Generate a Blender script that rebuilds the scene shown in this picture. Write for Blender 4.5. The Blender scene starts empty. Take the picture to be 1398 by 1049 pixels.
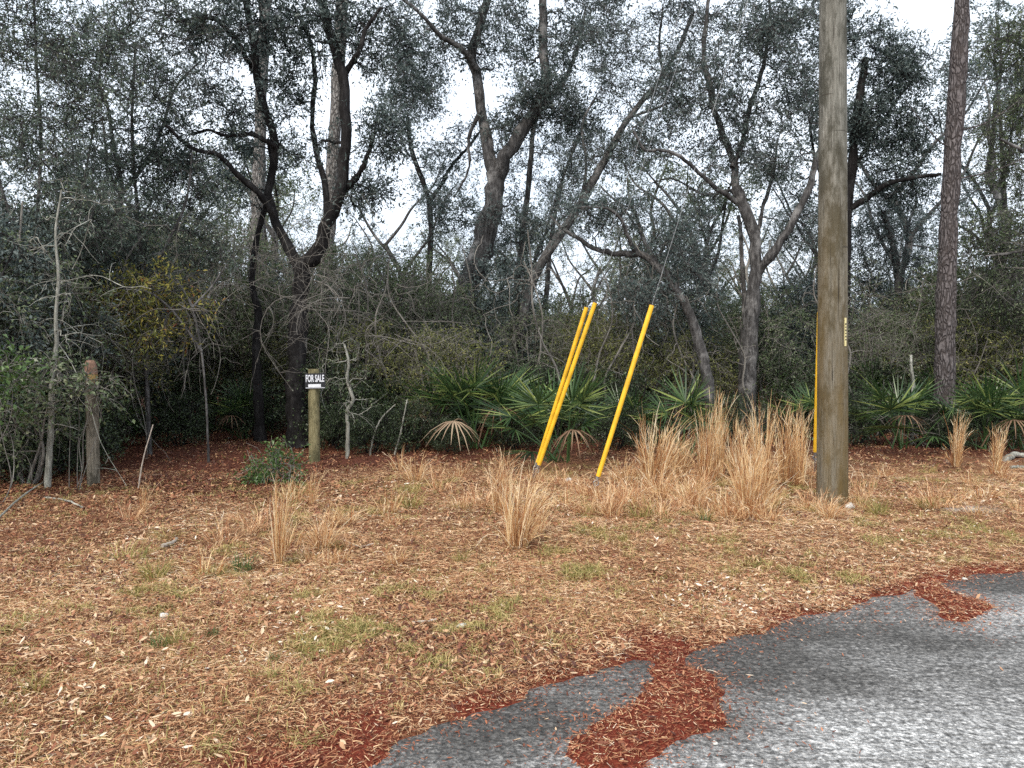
import bpy, math, random
import numpy as np
from mathutils import Vector
R = math.radians
C = bpy.context.scene.collection
S = bpy.context.scene

# ------------------------------------------------------------------ camera, world, sun, exposure
CAM_H, FPX, PITCH = 1.6, 1056.0, R(2.25)
cam = bpy.data.objects.new('camera', bpy.data.cameras.new('camera')); C.objects.link(cam)
cam.location = (0, 0, CAM_H); cam.rotation_euler = (R(90) - PITCH, 0, 0)
cam.data.sensor_width = 36; cam.data.lens = 36 * FPX / 1398; cam.data.clip_end = 2500; cam.data.clip_start = 0.05
S.camera = cam

SUN_EL, SUN_ROT = 48, 205
w = bpy.data.worlds.new("World"); S.world = w; w.use_nodes = True
nt = w.node_tree; nt.nodes.clear(); N = nt.nodes.new; L = nt.links.new
out = N('ShaderNodeOutputWorld'); bg = N('ShaderNodeBackground'); sky = N('ShaderNodeTexSky')
sky.sky_type = 'NISHITA'; sky.sun_disc = False; sky.sun_elevation = R(SUN_EL); sky.sun_rotation = R(SUN_ROT)
sky.dust_density = 4.0; sky.air_density = 1.0
hs = N('ShaderNodeHueSaturation'); hs.inputs['Saturation'].default_value = 0.55; hs.inputs['Value'].default_value = 1.0
tc = N('ShaderNodeTexCoord'); nz = N('ShaderNodeTexNoise'); nz.inputs['Scale'].default_value = 2.2; nz.inputs['Detail'].default_value = 5
rp = N('ShaderNodeValToRGB'); rp.color_ramp.elements[0].color = (8.0, 9.1, 10.5, 1); rp.color_ramp.elements[1].color = (10.6, 11.4, 12.4, 1)
rp.color_ramp.elements[0].position = 0.3; rp.color_ramp.elements[1].position = 0.7
mx = N('ShaderNodeMixRGB'); mx.inputs['Fac'].default_value = 0.8
L(sky.outputs['Color'], hs.inputs['Color']); L(tc.outputs['Generated'], nz.inputs['Vector']); L(nz.outputs['Fac'], rp.inputs['Fac'])
L(hs.outputs['Color'], mx.inputs['Color1']); L(rp.outputs['Color'], mx.inputs['Color2'])
L(mx.outputs['Color'], bg.inputs['Color']); bg.inputs['Strength'].default_value = 0.095; L(bg.outputs['Background'], out.inputs['Surface'])

sl = bpy.data.lights.new('sun', 'SUN'); sl.energy = 1.5; sl.angle = R(15); sl.color = (1.0, 0.91, 0.78)
so = bpy.data.objects.new('sun', sl); C.objects.link(so); so.location = (0, -10, 30)
so.rotation_euler = (R(90 - SUN_EL), 0, R(-25))
S.view_settings.view_transform = 'Standard'; S.view_settings.look = 'None'; S.view_settings.exposure = 0.85; S.view_settings.gamma = 1
S.render.engine = 'CYCLES'
S.cycles.max_bounces = 6; S.cycles.diffuse_bounces = 3; S.cycles.glossy_bounces = 2; S.cycles.transmission_bounces = 3
S.cycles.use_denoising = False

# ------------------------------------------------------------------ pixel -> place
def ray(px, py):
    a, b = (px - 699) / FPX, (524.5 - py) / FPX
    return np.array([a, math.cos(PITCH) + b * math.sin(PITCH), -math.sin(PITCH) + b * math.cos(PITCH)])
def at(px, py, Y):
    d = ray(px, py); return np.array([0, 0, CAM_H]) + d * (Y / d[1])
def gnd(px, py):
    d = ray(px, py); return np.array([0, 0, CAM_H]) + d * (-CAM_H / d[2])
def proj(p):
    v = np.asarray(p) - np.array([0, 0, CAM_H])
    dep = v[1] * math.cos(PITCH) - v[2] * math.sin(PITCH); up = v[1] * math.sin(PITCH) + v[2] * math.cos(PITCH)
    return 699 + FPX * v[0] / dep, 524.5 - FPX * up / dep

# ------------------------------------------------------------------ noise
_lat = {}
def vnoise(x, y, scale, seed=0):
    if seed not in _lat: _lat[seed] = np.random.RandomState(seed + 77).rand(256, 256)
    g = _lat[seed]; x = np.asarray(x) / scale + 1000.37; y = np.asarray(y) / scale + 1000.71
    xi = np.floor(x).astype(int); yi = np.floor(y).astype(int); fx = x - xi; fy = y - yi
    fx = fx * fx * (3 - 2 * fx); fy = fy * fy * (3 - 2 * fy); a = xi % 256; b = yi % 256; a1 = (a + 1) % 256; b1 = (b + 1) % 256
    return (g[a, b] * (1 - fx) + g[a1, b] * fx) * (1 - fy) + (g[a, b1] * (1 - fx) + g[a1, b1] * fx) * fy
def fbm(x, y, scale, seed=0, o=3):
    t, amp, s = 0, 1, 0
    for k in range(o):
        t = t + amp * vnoise(x, y, scale / 2 ** k, seed + k); s += amp; amp *= .5
    return t / s
def sstep(a, b, x):
    t = np.clip((np.asarray(x, float) - a) / (b - a), 0, 1); return t * t * (3 - 2 * t)

# ------------------------------------------------------------------ mesh building
def nrm(v): return v / np.maximum(np.linalg.norm(v, axis=-1, keepdims=True), 1e-9)
class MB:
    def __init__(self): self.V = []; self.F = []; self.T = []; self.n = 0
    def add(self, V, F, tint=0.5):
        V = np.asarray(V, np.float32).reshape(-1, 3); F = np.asarray(F, np.int64)
        self.V.append(V); self.F.append(F + self.n); self.n += len(V)
        self.T.append(np.broadcast_to(np.asarray(tint, np.float32), (len(F),)))
        return self
    def mesh(self, name, mat, origin=(0, 0, 0), smooth=False):
        me = bpy.data.meshes.new(name)
        V = np.concatenate(self.V) - np.asarray(origin, np.float32)
        cnt = np.concatenate([np.full(len(f), f.shape[1]) for f in self.F])
        idx = np.concatenate([f.ravel() for f in self.F]); T = np.concatenate(self.T)
        me.vertices.add(len(V)); me.vertices.foreach_set('co', V.astype(np.float32).ravel())
        me.loops.add(len(idx)); me.loops.foreach_set('vertex_index', idx.astype(np.int32))
        me.polygons.add(len(cnt)); st = np.concatenate([[0], np.cumsum(cnt)[:-1]])
        me.polygons.foreach_set('loop_start', st.astype(np.int32)); me.polygons.foreach_set('loop_total', cnt.astype(np.int32))
        me.polygons.foreach_set('use_smooth', np.full(len(cnt), smooth))
        a = me.attributes.new('tint', 'FLOAT', 'FACE'); a.data.foreach_set('value', T.astype(np.float32))
        me.update(calc_edges=True); me.materials.append(mat)
        return me
    def build(self, name, mat, parent=None, origin=(0, 0, 0), smooth=False):
        return link(name, self.mesh(name, mat, origin, smooth), parent)
def link(name, data, parent=None):
    o = bpy.data.objects.new(name, data); C.objects.link(o)
    if parent is not None: o.parent = parent
    return o
def tag(o, label=None, cat=None, group=None, kind=None):
    if label: o['label'] = label
    if cat: o['category'] = cat
    if group: o['group'] = group
    if kind: o['kind'] = kind
    return o
def thing(name, loc, label, cat, group=None, rz=0.0):
    o = link(name, None); o.location = tuple(float(v) for v in loc); o.rotation_euler = (0, 0, rz); o.empty_display_size = .2
    return tag(o, label, cat, group)
def dup(root, loc, rz, sc, label, group=None):
    r = root.copy(); C.objects.link(r); r.location = tuple(float(v) for v in loc); r.rotation_euler = (0, 0, rz); r.scale = sc if hasattr(sc, '__len__') else (sc, sc, sc)
    r['label'] = label
    if group: r['group'] = group
    for ch in list(root.children):
        c = ch.copy(); C.objects.link(c); c.parent = r
    return r

def tubes(P, Rd, k=6, cap=False):
    """P (B,n,3), Rd (B,n) -> verts, quads"""
    P = np.asarray(P, float); Rd = np.asarray(Rd, float); B, n, _ = P.shape
    T = np.gradient(P, axis=1); T = nrm(T)
    ref = np.where(np.abs(T[:, 0, 2:3]) < .8, np.array([[0, 0, 1.]]), np.array([[1., 0, 0]]))
    U = np.zeros_like(P); u = nrm(ref - (ref * T[:, 0]).sum(-1, keepdims=True) * T[:, 0]); U[:, 0] = u
    for i in range(1, n):
        u = nrm(u - (u * T[:, i]).sum(-1, keepdims=True) * T[:, i]); U[:, i] = u
    W = np.cross(T, U); a = np.arange(k) * 2 * np.pi / k
    V = P[:, :, None, :] + Rd[:, :, None, None] * (np.cos(a)[None, None, :, None] * U[:, :, None, :] + np.sin(a)[None, None, :, None] * W[:, :, None, :])
    b = np.arange(B)[:, None, None] * n * k; i = np.arange(n - 1)[None, :, None] * k; j = np.arange(k)[None, None, :]; j1 = (j + 1) % k
    F = np.stack([b + i + j, b + i + j1, b + i + k + j1, b + i + k + j], -1).reshape(-1, 4)
    return V.reshape(-1, 3), F

def crom(pts, n):
    p = np.asarray(pts, float); q = np.vstack([2 * p[0] - p[1], p, 2 * p[-1] - p[-2]])
    d = np.concatenate([[0], np.cumsum(np.linalg.norm(np.diff(p[:, :3], axis=0), axis=1))]); t = np.linspace(0, d[-1], n)
    i = np.clip(np.searchsorted(d, t, side='right') - 1, 0, len(p) - 2); u = ((t - d[i]) / np.maximum(d[i + 1] - d[i], 1e-9))[:, None]
    a, b, c, e = q[i], q[i + 1], q[i + 2], q[i + 3]
    return .5 * (2 * b + (c - a) * u + (2 * a - 5 * b + 4 * c - e) * u ** 2 + (3 * b - a - 3 * c + e) * u ** 3)

def leaves(mb, P, D, Nn, ln, wd, tint, fold=.22):
    """diamond leaves with a fold down the midrib, one quad each"""
    P = np.asarray(P, float); D = nrm(D); sd = nrm(np.cross(D, Nn)); up = np.cross(sd, D)
    ln = np.asarray(ln)[:, None]; wd = np.asarray(wd)[:, None]
    m = P + D * ln * .48; lift = up * wd * fold * 1.6
    V = np.stack([P, m + sd * wd * .5 + lift, P + D * ln, m - sd * wd * .5 + lift], 1).reshape(-1, 3)
    mb.add(V, np.arange(len(P) * 4).reshape(-1, 4), tint)

def ribbons(mb, P, W, side, tint):
    """P (B,n,3) centre lines, W (B,n) widths, side (B,3)"""
    B, n, _ = P.shape; s = side[:, None, :] * W[:, :, None] * .5
    V = np.stack([P - s, P + s], 2).reshape(-1, 3)
    b = np.arange(B)[:, None] * n * 2; i = np.arange(n - 1)[None, :] * 2
    F = np.stack([b + i, b + i + 1, b + i + 3, b + i + 2], -1).reshape(-1, 4)
    mb.add(V, F, np.repeat(np.broadcast_to(tint, (B,)), n - 1))

def rdir(rng, n):
    return nrm(rng.normal(size=(n, 3)))

# ------------------------------------------------------------------ materials
def newmat(name):
    m = bpy.data.materials.new(name); m.use_nodes = True; t = m.node_tree; t.nodes.clear()
    o = t.nodes.new('ShaderNodeOutputMaterial'); b = t.nodes.new('ShaderNodeBsdfPrincipled'); t.links.new(b.outputs[0], o.inputs[0])
    return m, t, b, o
def ramp(t, cols, inp):
    r = t.nodes.new('ShaderNodeValToRGB'); e = r.color_ramp.elements
    while len(e) > 1: e.remove(e[-1])
    for i, (p, c) in enumerate(cols):
        x = e[0] if i == 0 else e.new(p); x.position = p; x.color = (*c, 1)
    t.links.new(inp, r.inputs[0]); return r.outputs[0]
def tintmat(name, cols, rough=.5, spec=.4, transl=.25, noise=0):
    m, t, b, o = newmat(name); a = t.nodes.new('ShaderNodeAttribute'); a.attribute_name = 'tint'
    c = ramp(t, cols, a.outputs['Fac'])
    t.links.new(c, b.inputs['Base Color']); b.inputs['Roughness'].default_value = rough; b.inputs['Specular IOR Level'].default_value = spec
    if transl:
        tr = t.nodes.new('ShaderNodeBsdfTranslucent'); t.links.new(c, tr.inputs[0]); ms = t.nodes.new('ShaderNodeMixShader'); ms.inputs[0].default_value = transl
        t.links.new(b.outputs[0], ms.inputs[1]); t.links.new(tr.outputs[0], ms.inputs[2]); t.links.new(ms.outputs[0], o.inputs[0])
    return m
def noisetex(t, scale, detail=4, vec=None, rough=.55, mapscale=None):
    if vec is None:
        vec = t.nodes.new('ShaderNodeTexCoord').outputs['Object']
    if mapscale:
        mp = t.nodes.new('ShaderNodeMapping'); mp.inputs['Scale'].default_value = mapscale; t.links.new(vec, mp.inputs[0]); vec = mp.outputs[0]
    n = t.nodes.new('ShaderNodeTexNoise'); n.inputs['Scale'].default_value = scale; n.inputs['Detail'].default_value = detail; n.inputs['Roughness'].default_value = rough
    t.links.new(vec, n.inputs['Vector']); return n.outputs['Fac']
def mix(t, f, a, b, mode='MIX'):
    n = t.nodes.new('ShaderNodeMixRGB'); n.blend_type = mode
    for i, v in zip((0, 1, 2), (f, a, b)):
        if hasattr(v, 'links'): t.links.new(v, n.inputs[i])
        elif i == 0: n.inputs[0].default_value = v
        else: n.inputs[i].default_value = (*v, 1)
    return n.outputs[0]
def bump(t, b, h, dist, strength=.6):
    n = t.nodes.new('ShaderNodeBump'); n.inputs['Strength'].default_value = strength; n.inputs['Distance'].default_value = dist
    t.links.new(h, n.inputs['Height']); t.links.new(n.outputs[0], b.inputs['Normal'])
def barkmat(name, dark, mid, light, lich=.5, sc=14):
    m, t, b, o = newmat(name)
    f = noisetex(t, sc, 6, rough=.7, mapscale=(1, 1, .22)); c = ramp(t, [(.3, dark), (.52, mid), (.72, light)], f)
    l = noisetex(t, 2.3, 5, rough=.65); lf = ramp(t, [(.52, (0, 0, 0)), (.66, (lich,) * 3)], l)
    c = mix(t, lf, c, tuple(min(1, v * 1.5 + .04) for v in light)); t.links.new(c, b.inputs['Base Color'])
    b.inputs['Roughness'].default_value = .9; b.inputs['Specular IOR Level'].default_value = .15; bump(t, b, f, .04, .9)
    return m
def pinemat(name='pine_bark', c0=(.10, .075, .068), c1=(.25, .20, .185)):
    m, t, b, o = newmat(name); tcn = t.nodes.new('ShaderNodeTexCoord').outputs['Object']
    mp = t.nodes.new('ShaderNodeMapping'); mp.inputs['Scale'].default_value = (1, 1, .30); t.links.new(tcn, mp.inputs[0])
    n = t.nodes.new('ShaderNodeTexNoise'); n.inputs['Scale'].default_value = 6; t.links.new(mp.outputs[0], n.inputs['Vector'])
    ad = t.nodes.new('ShaderNodeVectorMath'); ad.operation = 'MULTIPLY_ADD'; ad.inputs[1].default_value = (.22, .22, .22); t.links.new(n.outputs['Color'], ad.inputs[0]); t.links.new(mp.outputs[0], ad.inputs[2])
    v = t.nodes.new('ShaderNodeTexVoronoi'); v.feature = 'DISTANCE_TO_EDGE'; v.inputs['Scale'].default_value = 19; t.links.new(ad.outputs[0], v.inputs['Vector'])
    f = noisetex(t, 20, 5, tcn); pl = ramp(t, [(.3, c0), (.7, c1)], f)
    e = ramp(t, [(0, (.25,) * 3), (.22, (1, 1, 1))], v.outputs['Distance'])
    t.links.new(mix(t, e, (.035, .026, .022), pl), b.inputs['Base Color']); b.inputs['Roughness'].default_value = .9; b.inputs['Specular IOR Level'].default_value = .15
    bump(t, b, e, .03, 1.0); return m
M = {}
M['oak_bark_dark'] = barkmat('oak_bark_dark', (.008, .007, .007), (.020, .018, .018), (.055, .052, .05), .25)
M['oak_bark'] = barkmat('oak_bark', (.02, .018, .017), (.078, .074, .072), (.24, .23, .22), .5, 20)
M['lichen_bark'] = barkmat('lichen_bark', (.10, .095, .08), (.28, .275, .235), (.48, .475, .42), .7, 26)
M['twig_bark'] = barkmat('twig_bark', (.10, .09, .08), (.19, .175, .155), (.32, .30, .265), .3, 30)
M['pine_bark'] = pinemat('pine_bark', (.075, .064, .064), (.20, .178, .175)); M['pale_pine_bark'] = pinemat('pale_pine_bark', (.19, .18, .17), (.38, .36, .34))
OAKC = [(0, (.025, .040, .038)), (.35, (.090, .125, .115)), (.75, (.20, .245, .225)), (1, (.34, .38, .35))]
M['oak_leaf'] = tintmat('oak_leaf', OAKC, .42, .5, .42)
M['fine_leaf'] = tintmat('fine_leaf', [(0, (.035, .055, .042)), (.4, (.12, .160, .125)), (.8, (.23, .285, .22)), (1, (.35, .37, .25))], .4, .5, .42)
M['shrub_leaf'] = tintmat('shrub_leaf', [(0, (.018, .03, .013)), (.35, (.075, .112, .05)), (.75, (.18, .225, .115)), (1, (.36, .38, .24))], .38, .5, .3)
M['olive_leaf'] = tintmat('olive_leaf', [(0, (.04, .045, .012)), (.4, (.14, .155, .045)), (.8, (.27, .28, .095)), (1, (.42, .36, .15))], .45, .4, .32)
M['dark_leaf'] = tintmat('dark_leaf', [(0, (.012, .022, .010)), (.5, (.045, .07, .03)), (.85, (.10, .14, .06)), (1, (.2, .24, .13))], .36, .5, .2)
M['bright_leaf'] = tintmat('bright_leaf', [(0, (.03, .06, .015)), (.5, (.075, .14, .038)), (1, (.17, .26, .08))], .35, .5, .3)
M['yellow_leaf'] = tintmat('yellow_leaf', [(0, (.06, .08, .03)), (.45, (.24, .25, .06)), (.8, (.42, .34, .08)), (1, (.28, .10, .05))], .5, .3, .35)
M['grey_twig_leaf'] = tintmat('grey_twig_leaf', [(0, (.04, .06, .03)), (.5, (.125, .165, .08)), (1, (.29, .32, .18))], .6, .3, .2)
M['palm_leaf'] = tintmat('palm_leaf', [(0, (.010, .024, .010)), (.45, (.030, .068, .024)), (.8, (.085, .15, .045)), (1, (.28, .34, .10))], .32, .5, .22)
M['palm_dead'] = tintmat('palm_dead', [(0, (.12, .065, .04)), (.5, (.28, .18, .115)), (1, (.42, .32, .22))], .7, .2, .2)
M['broomsedge'] = tintmat('broomsedge', [(0, (.15, .05, .022)), (.28, (.43, .19, .08)), (.6, (.73, .49, .24)), (.82, (.85, .67, .41)), (1, (.92, .82, .62))], .6, .25, .25)
M['straw'] = tintmat('straw', [(0, (.11, .034, .017)), (.25, (.42, .185, .085)), (.6, (.72, .465, .25)), (.85, (.84, .64, .41)), (1, (.93, .82, .63))], .65, .25, .15)
M['green_blade'] = tintmat('green_blade', [(0, (.11, .11, .028)), (.35, (.25, .23, .065)), (.65, (.50, .40, .15)), (1, (.70, .54, .27))], .5, .3, .3)
M['dry_leaf'] = tintmat('dry_leaf', [(0, (.08, .03, .02)), (.22, (.24, .085, .045)), (.42, (.36, .17, .085)), (.62, (.52, .32, .18)), (.82, (.66, .49, .32)), (1, (.80, .72, .60))], .6, .25, .1)
M['mulch_chip'] = tintmat('mulch_chip', [(0, (.06, .018, .010)), (.35, (.19, .060, .030)), (.7, (.39, .145, .072)), (.9, (.55, .28, .16)), (1, (.74, .56, .40))], .65, .25, .05)

def woodmat(name, cols, stain, sc=1.0, low=None):
    m, t, b, o = newmat(name); oc = t.nodes.new('ShaderNodeTexCoord').outputs['Object']
    g = noisetex(t, 40 * sc, 7, oc, .75, (1, 1, .09)); c = ramp(t, cols, g)
    p = noisetex(t, 4.2 * sc, 7, oc, .72, (1, 1, .42)); pf = ramp(t, [(.47, (0, 0, 0)), (.58, (.85,) * 3)], p)
    c = mix(t, pf, c, stain)
    if low:
        sx = t.nodes.new('ShaderNodeSeparateXYZ'); t.links.new(oc, sx.inputs[0])
        mr = t.nodes.new('ShaderNodeMapRange'); mr.inputs[1].default_value = low[1]; mr.inputs[2].default_value = low[2]; mr.inputs[3].default_value = .75; mr.inputs[4].default_value = 0; t.links.new(sx.outputs[2], mr.inputs[0])
        fn = mix(t, 1.0, mr.outputs[0], ramp(t, [(.3, (.25,) * 3), (.6, (1, 1, 1))], noisetex(t, 6, 4, oc, .6, (1, 1, .12))), 'MULTIPLY')
        c = mix(t, fn, c, low[0])
    cr = noisetex(t, 60 * sc, 3, oc, .5, (1, 1, .02)); cf = ramp(t, [(.30, (1, 1, 1)), (.36, (0, 0, 0))], cr); c = mix(t, cf, c, (.035, .028, .02))
    hc = noisetex(t, 5 * sc, 2, oc, .5, (.35, .35, 3.2)); hf = ramp(t, [(.285, (.7,) * 3), (.31, (0, 0, 0))], hc); c = mix(t, hf, c, (.05, .042, .032))
    t.links.new(c, b.inputs['Base Color']); b.inputs['Roughness'].default_value = .85; b.inputs['Specular IOR Level'].default_value = .2; bump(t, b, g, .02, .9)
    return m
M['pole_wood'] = woodmat('pole_wood', [(.30, (.06, .056, .046)), (.46, (.165, .157, .132)), (.58, (.235, .224, .192)), (.72, (.37, .355, .31))], (.055, .052, .038), 1, ((.145, .095, .03), 1.6, 4.0))
M['post_wood'] = woodmat('post_wood', [(.3, (.09, .078, .06)), (.5, (.20, .175, .135)), (.7, (.32, .285, .22))], (.06, .052, .037), 1.6)
M['mossy_post_wood'] = woodmat('mossy_post_wood', [(.3, (.11, .095, .05)), (.5, (.23, .20, .105)), (.7, (.36, .325, .19))], (.075, .07, .035), 1.6)
def plain(name, col, rough=.5, metal=0, var=.15, sc=20, spec=.5):
    m, t, b, o = newmat(name); n = noisetex(t, sc, 4)
    c = ramp(t, [(.3, tuple(v * (1 - var) for v in col)), (.7, tuple(min(1, v * (1 + var)) for v in col))], n)
    t.links.new(c, b.inputs['Base Color']); b.inputs['Roughness'].default_value = rough; b.inputs['Metallic'].default_value = metal; b.inputs['Specular IOR Level'].default_value = spec
    return m
M['guard_yellow'] = plain('guard_yellow', (.80, .46, .022), .5, 0, .2, 9)
M['steel'] = plain('steel', (.30, .30, .30), .5, .8, .25)
M['rust_top'] = plain('rust_top', (.19, .108, .072), .9, 0, .6, 30)
M['yellow_band'] = plain('yellow_band', (.24, .155, .055), .8, 0, .6, 30)
M['sign_black'] = plain('sign_black', (.012, .013, .016), .4)
M['sign_white'] = plain('sign_white', (.72, .74, .78), .5, 0, .08)
M['tag_yellow'] = plain('tag_yellow', (.72, .62, .30), .5)
M['tag_ink'] = plain('tag_ink', (.03, .028, .02), .6)
M['rock'] = plain('rock', (.55, .53, .48), .9, 0, .3, 30)
M['dead_wood'] = plain('dead_wood', (.36, .31, .26), .9, 0, .35, 30)

# ------------------------------------------------------------------ road edge and mulch tongues (ground plan)
EDGE = [gnd(*p)[:2] for p in [(490, 1049), (545, 1015), (600, 987), (650, 976), (700, 962), (728, 948), (742, 938), (800, 921), (850, 905), (888, 895), (915, 893), (945, 893), (972, 882), (1000, 872), (1035, 862), (1062, 848), (1100, 840), (1140, 838), (1165, 828), (1190, 818), (1220, 812), (1248, 808), (1275, 798), (1310, 790), (1350, 784), (1398, 780)]]
EDGE = [np.array([-7., -3.0]), np.array([-2.8, 1.25]), np.array([-1.4, 2.25])] + EDGE + [np.array([5.4, 6.1]), np.array([9., 7.0]), np.array([90., 16.])]
ROADP = np.array(EDGE + [np.array([90., -60.]), np.array([-7., -60.])])
TONGUE = [np.array([gnd(*p)[:2] for p in q]) for q in [
    [(880, 885), (888, 905), (882, 940), (862, 962), (820, 985), (770, 1012), (775, 1030), (812, 1047), (880, 1046), (905, 1020), (940, 1008), (990, 990), (992, 978), (972, 962), (985, 945), (978, 928), (955, 918), (938, 908), (948, 890), (920, 880)],
    [(1235, 800), (1255, 818), (1275, 830), (1290, 845), (1318, 852), (1335, 842), (1355, 832), (1345, 822), (1318, 815), (1295, 806), (1275, 795)]]]
def inpoly(x, y, P):
    r = np.zeros(x.shape, bool); n = len(P)
    for i in range(n):
        (x0, y0), (x1, y1) = P[i], P[(i + 1) % n]
        c = ((y0 > y) != (y1 > y)) & (x < (x1 - x0) * (y - y0) / (y1 - y0 + 1e-12) + x0); r ^= c
    return r
def segdist(x, y, P, closed):
    d = np.full(x.shape, 1e9); n = len(P)
    for i in range(n if closed else n - 1):
        a = P[i]; b = P[(i + 1) % n]; ab = b - a; t = np.clip(((x - a[0]) * ab[0] + (y - a[1]) * ab[1]) / (ab @ ab + 1e-12), 0, 1)
        d = np.minimum(d, np.hypot(x - a[0] - t * ab[0], y - a[1] - t * ab[1]))
    return d
EP = np.array(EDGE)
def verge_sd(x, y):
    d = segdist(x, y, EP, False); v = np.where(inpoly(x, y, ROADP), -d, d)
    g = np.full(x.shape, -9.)
    for q in TONGUE: g = np.maximum(g, np.where(inpoly(x, y, q), 1, -1) * segdist(x, y, q, True))
    j = .12 * (fbm(x, y, .22, 5) - .5) + .05 * (vnoise(x, y, .05, 9) - .5)
    return v + j, g + j
def front_depth(px):
    return np.interp(px, [-400, 0, 110, 175, 250, 400, 455, 850, 1000, 1398, 1800], [9.3, 9.9, 10.2, 13.8, 15.0, 15.0, 12.7, 12.9, 13.6, 13.9, 13.5])
def ground_z(x, y, full=False):
    x = np.asarray(x, float); y = np.asarray(y, float); v, g = verge_sd(x, y); e = np.maximum(v, g)
    z = np.clip(e * .3, -.06, .022) + sstep(.2, 1.6, v) * (.10 * (fbm(x, y, 2.5, 20) - .42) + .085 * (fbm(x, y, .42, 24, 3) - .5)) + .022 * (fbm(x, y, .10, 28, 2) - .5) * sstep(0, .1, e)
    return (z, v, g) if full else z
def gz(p): return float(ground_z(np.array([p[0]]), np.array([p[1]]))[0])
def on(px, py):
    p = gnd(px, py); p[2] = gz(p); return p

# ground sheet
def axis(*segs):
    a = []
    for s, e, st in segs: a += list(np.arange(s, e, st))
    return np.array(a + [segs[-1][1]])
gx = axis((-900, -60, 60), (-60, -16, 2), (-16, -7, .3), (-7, 7, .04), (7, 16, .3), (16, 60, 2), (60, 900, 60))
gy = axis((-900, -60, 60), (-60, 1, 3), (1, 2.3, .3), (2.3, 7, .03), (7, 12, .07), (12, 22, .3), (22, 70, 2), (70, 900, 60))
X, Y = np.meshgrid(gx, gy); Z, Vd, Gd = ground_z(X, Y, True)
nx, ny = len(gx), len(gy); ii = np.arange(ny - 1)[:, None] * nx + np.arange(nx - 1)[None, :]
mb = MB(); mb.add(np.stack([X, Y, Z], -1).reshape(-1, 3), np.stack([ii, ii + 1, ii + nx + 1, ii + nx], -1).reshape(-1, 4))
def red_amount(x, y, v, g):
    b = sstep(.42, .02, v + .8 * (fbm(x, y, .8, 40) - .45)); b = b * (.45 + .55 * sstep(.35, .6, fbm(x, y, .28, 43))); return np.clip(np.maximum(b, (g > -.03) * 1.0), 0, 1)
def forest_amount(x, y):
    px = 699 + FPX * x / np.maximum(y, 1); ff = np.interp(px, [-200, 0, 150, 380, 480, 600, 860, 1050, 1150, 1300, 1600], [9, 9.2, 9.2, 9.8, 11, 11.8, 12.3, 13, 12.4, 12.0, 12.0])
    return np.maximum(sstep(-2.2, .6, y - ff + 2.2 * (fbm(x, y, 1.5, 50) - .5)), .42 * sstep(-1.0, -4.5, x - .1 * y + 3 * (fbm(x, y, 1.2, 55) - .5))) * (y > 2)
SPOTS = [gnd(*q)[:2] for q in ((222, 846), (628, 862), (1320, 700))]
def sand_amount(x, y):
    r = np.zeros(np.shape(x))
    for k, q in enumerate(SPOTS): r = np.maximum(r, np.exp(-(((x - q[0]) / (.15 + .09 * k)) ** 2 + ((y - q[1]) / (.08 + .05 * k)) ** 2)))
    return sstep(.15, 1.0, r * (.2 + 1.5 * fbm(x, y, .10, 57)))
gm, t, b, o = newmat('ground_soil')
aM = t.nodes.new('ShaderNodeAttribute'); aM.attribute_name = 'mulch'; aF = t.nodes.new('ShaderNodeAttribute'); aF.attribute_name = 'forest'; aS = t.nodes.new('ShaderNodeAttribute'); aS.attribute_name = 'sand'
n1 = noisetex(t, 55, 5, rough=.75); n2 = noisetex(t, 1.4, 4)
c = ramp(t, [(.28, (.035, .018, .010)), (.45, (.12, .06, .032)), (.6, (.24, .135, .07)), (.75, (.40, .27, .16))], n1)
c = mix(t, ramp(t, [(.42, (0, 0, 0)), (.62, (.55,) * 3)], n2), c, (.27, .125, .07))
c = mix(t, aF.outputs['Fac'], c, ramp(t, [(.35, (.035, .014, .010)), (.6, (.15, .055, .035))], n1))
c = mix(t, aS.outputs['Fac'], c, ramp(t, [(.3, (.26, .22, .19)), (.65, (.52, .48, .44))], n1))
c = mix(t, aM.outputs['Fac'], c, ramp(t, [(.35, (.06, .013, .009)), (.6, (.22, .045, .025))], n1))
t.links.new(c, b.inputs['Base Color']); b.inputs['Roughness'].default_value = .95; b.inputs['Specular IOR Level'].default_value = .1; bump(t, b, n1, .02, .8)
go = mb.build('ground', gm); tag(go, kind='structure')
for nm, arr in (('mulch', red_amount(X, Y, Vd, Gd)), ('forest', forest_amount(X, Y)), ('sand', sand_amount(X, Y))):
    a = go.data.attributes.new(nm, 'FLOAT', 'POINT'); a.data.foreach_set('value', arr.ravel().astype(np.float32))

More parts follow.
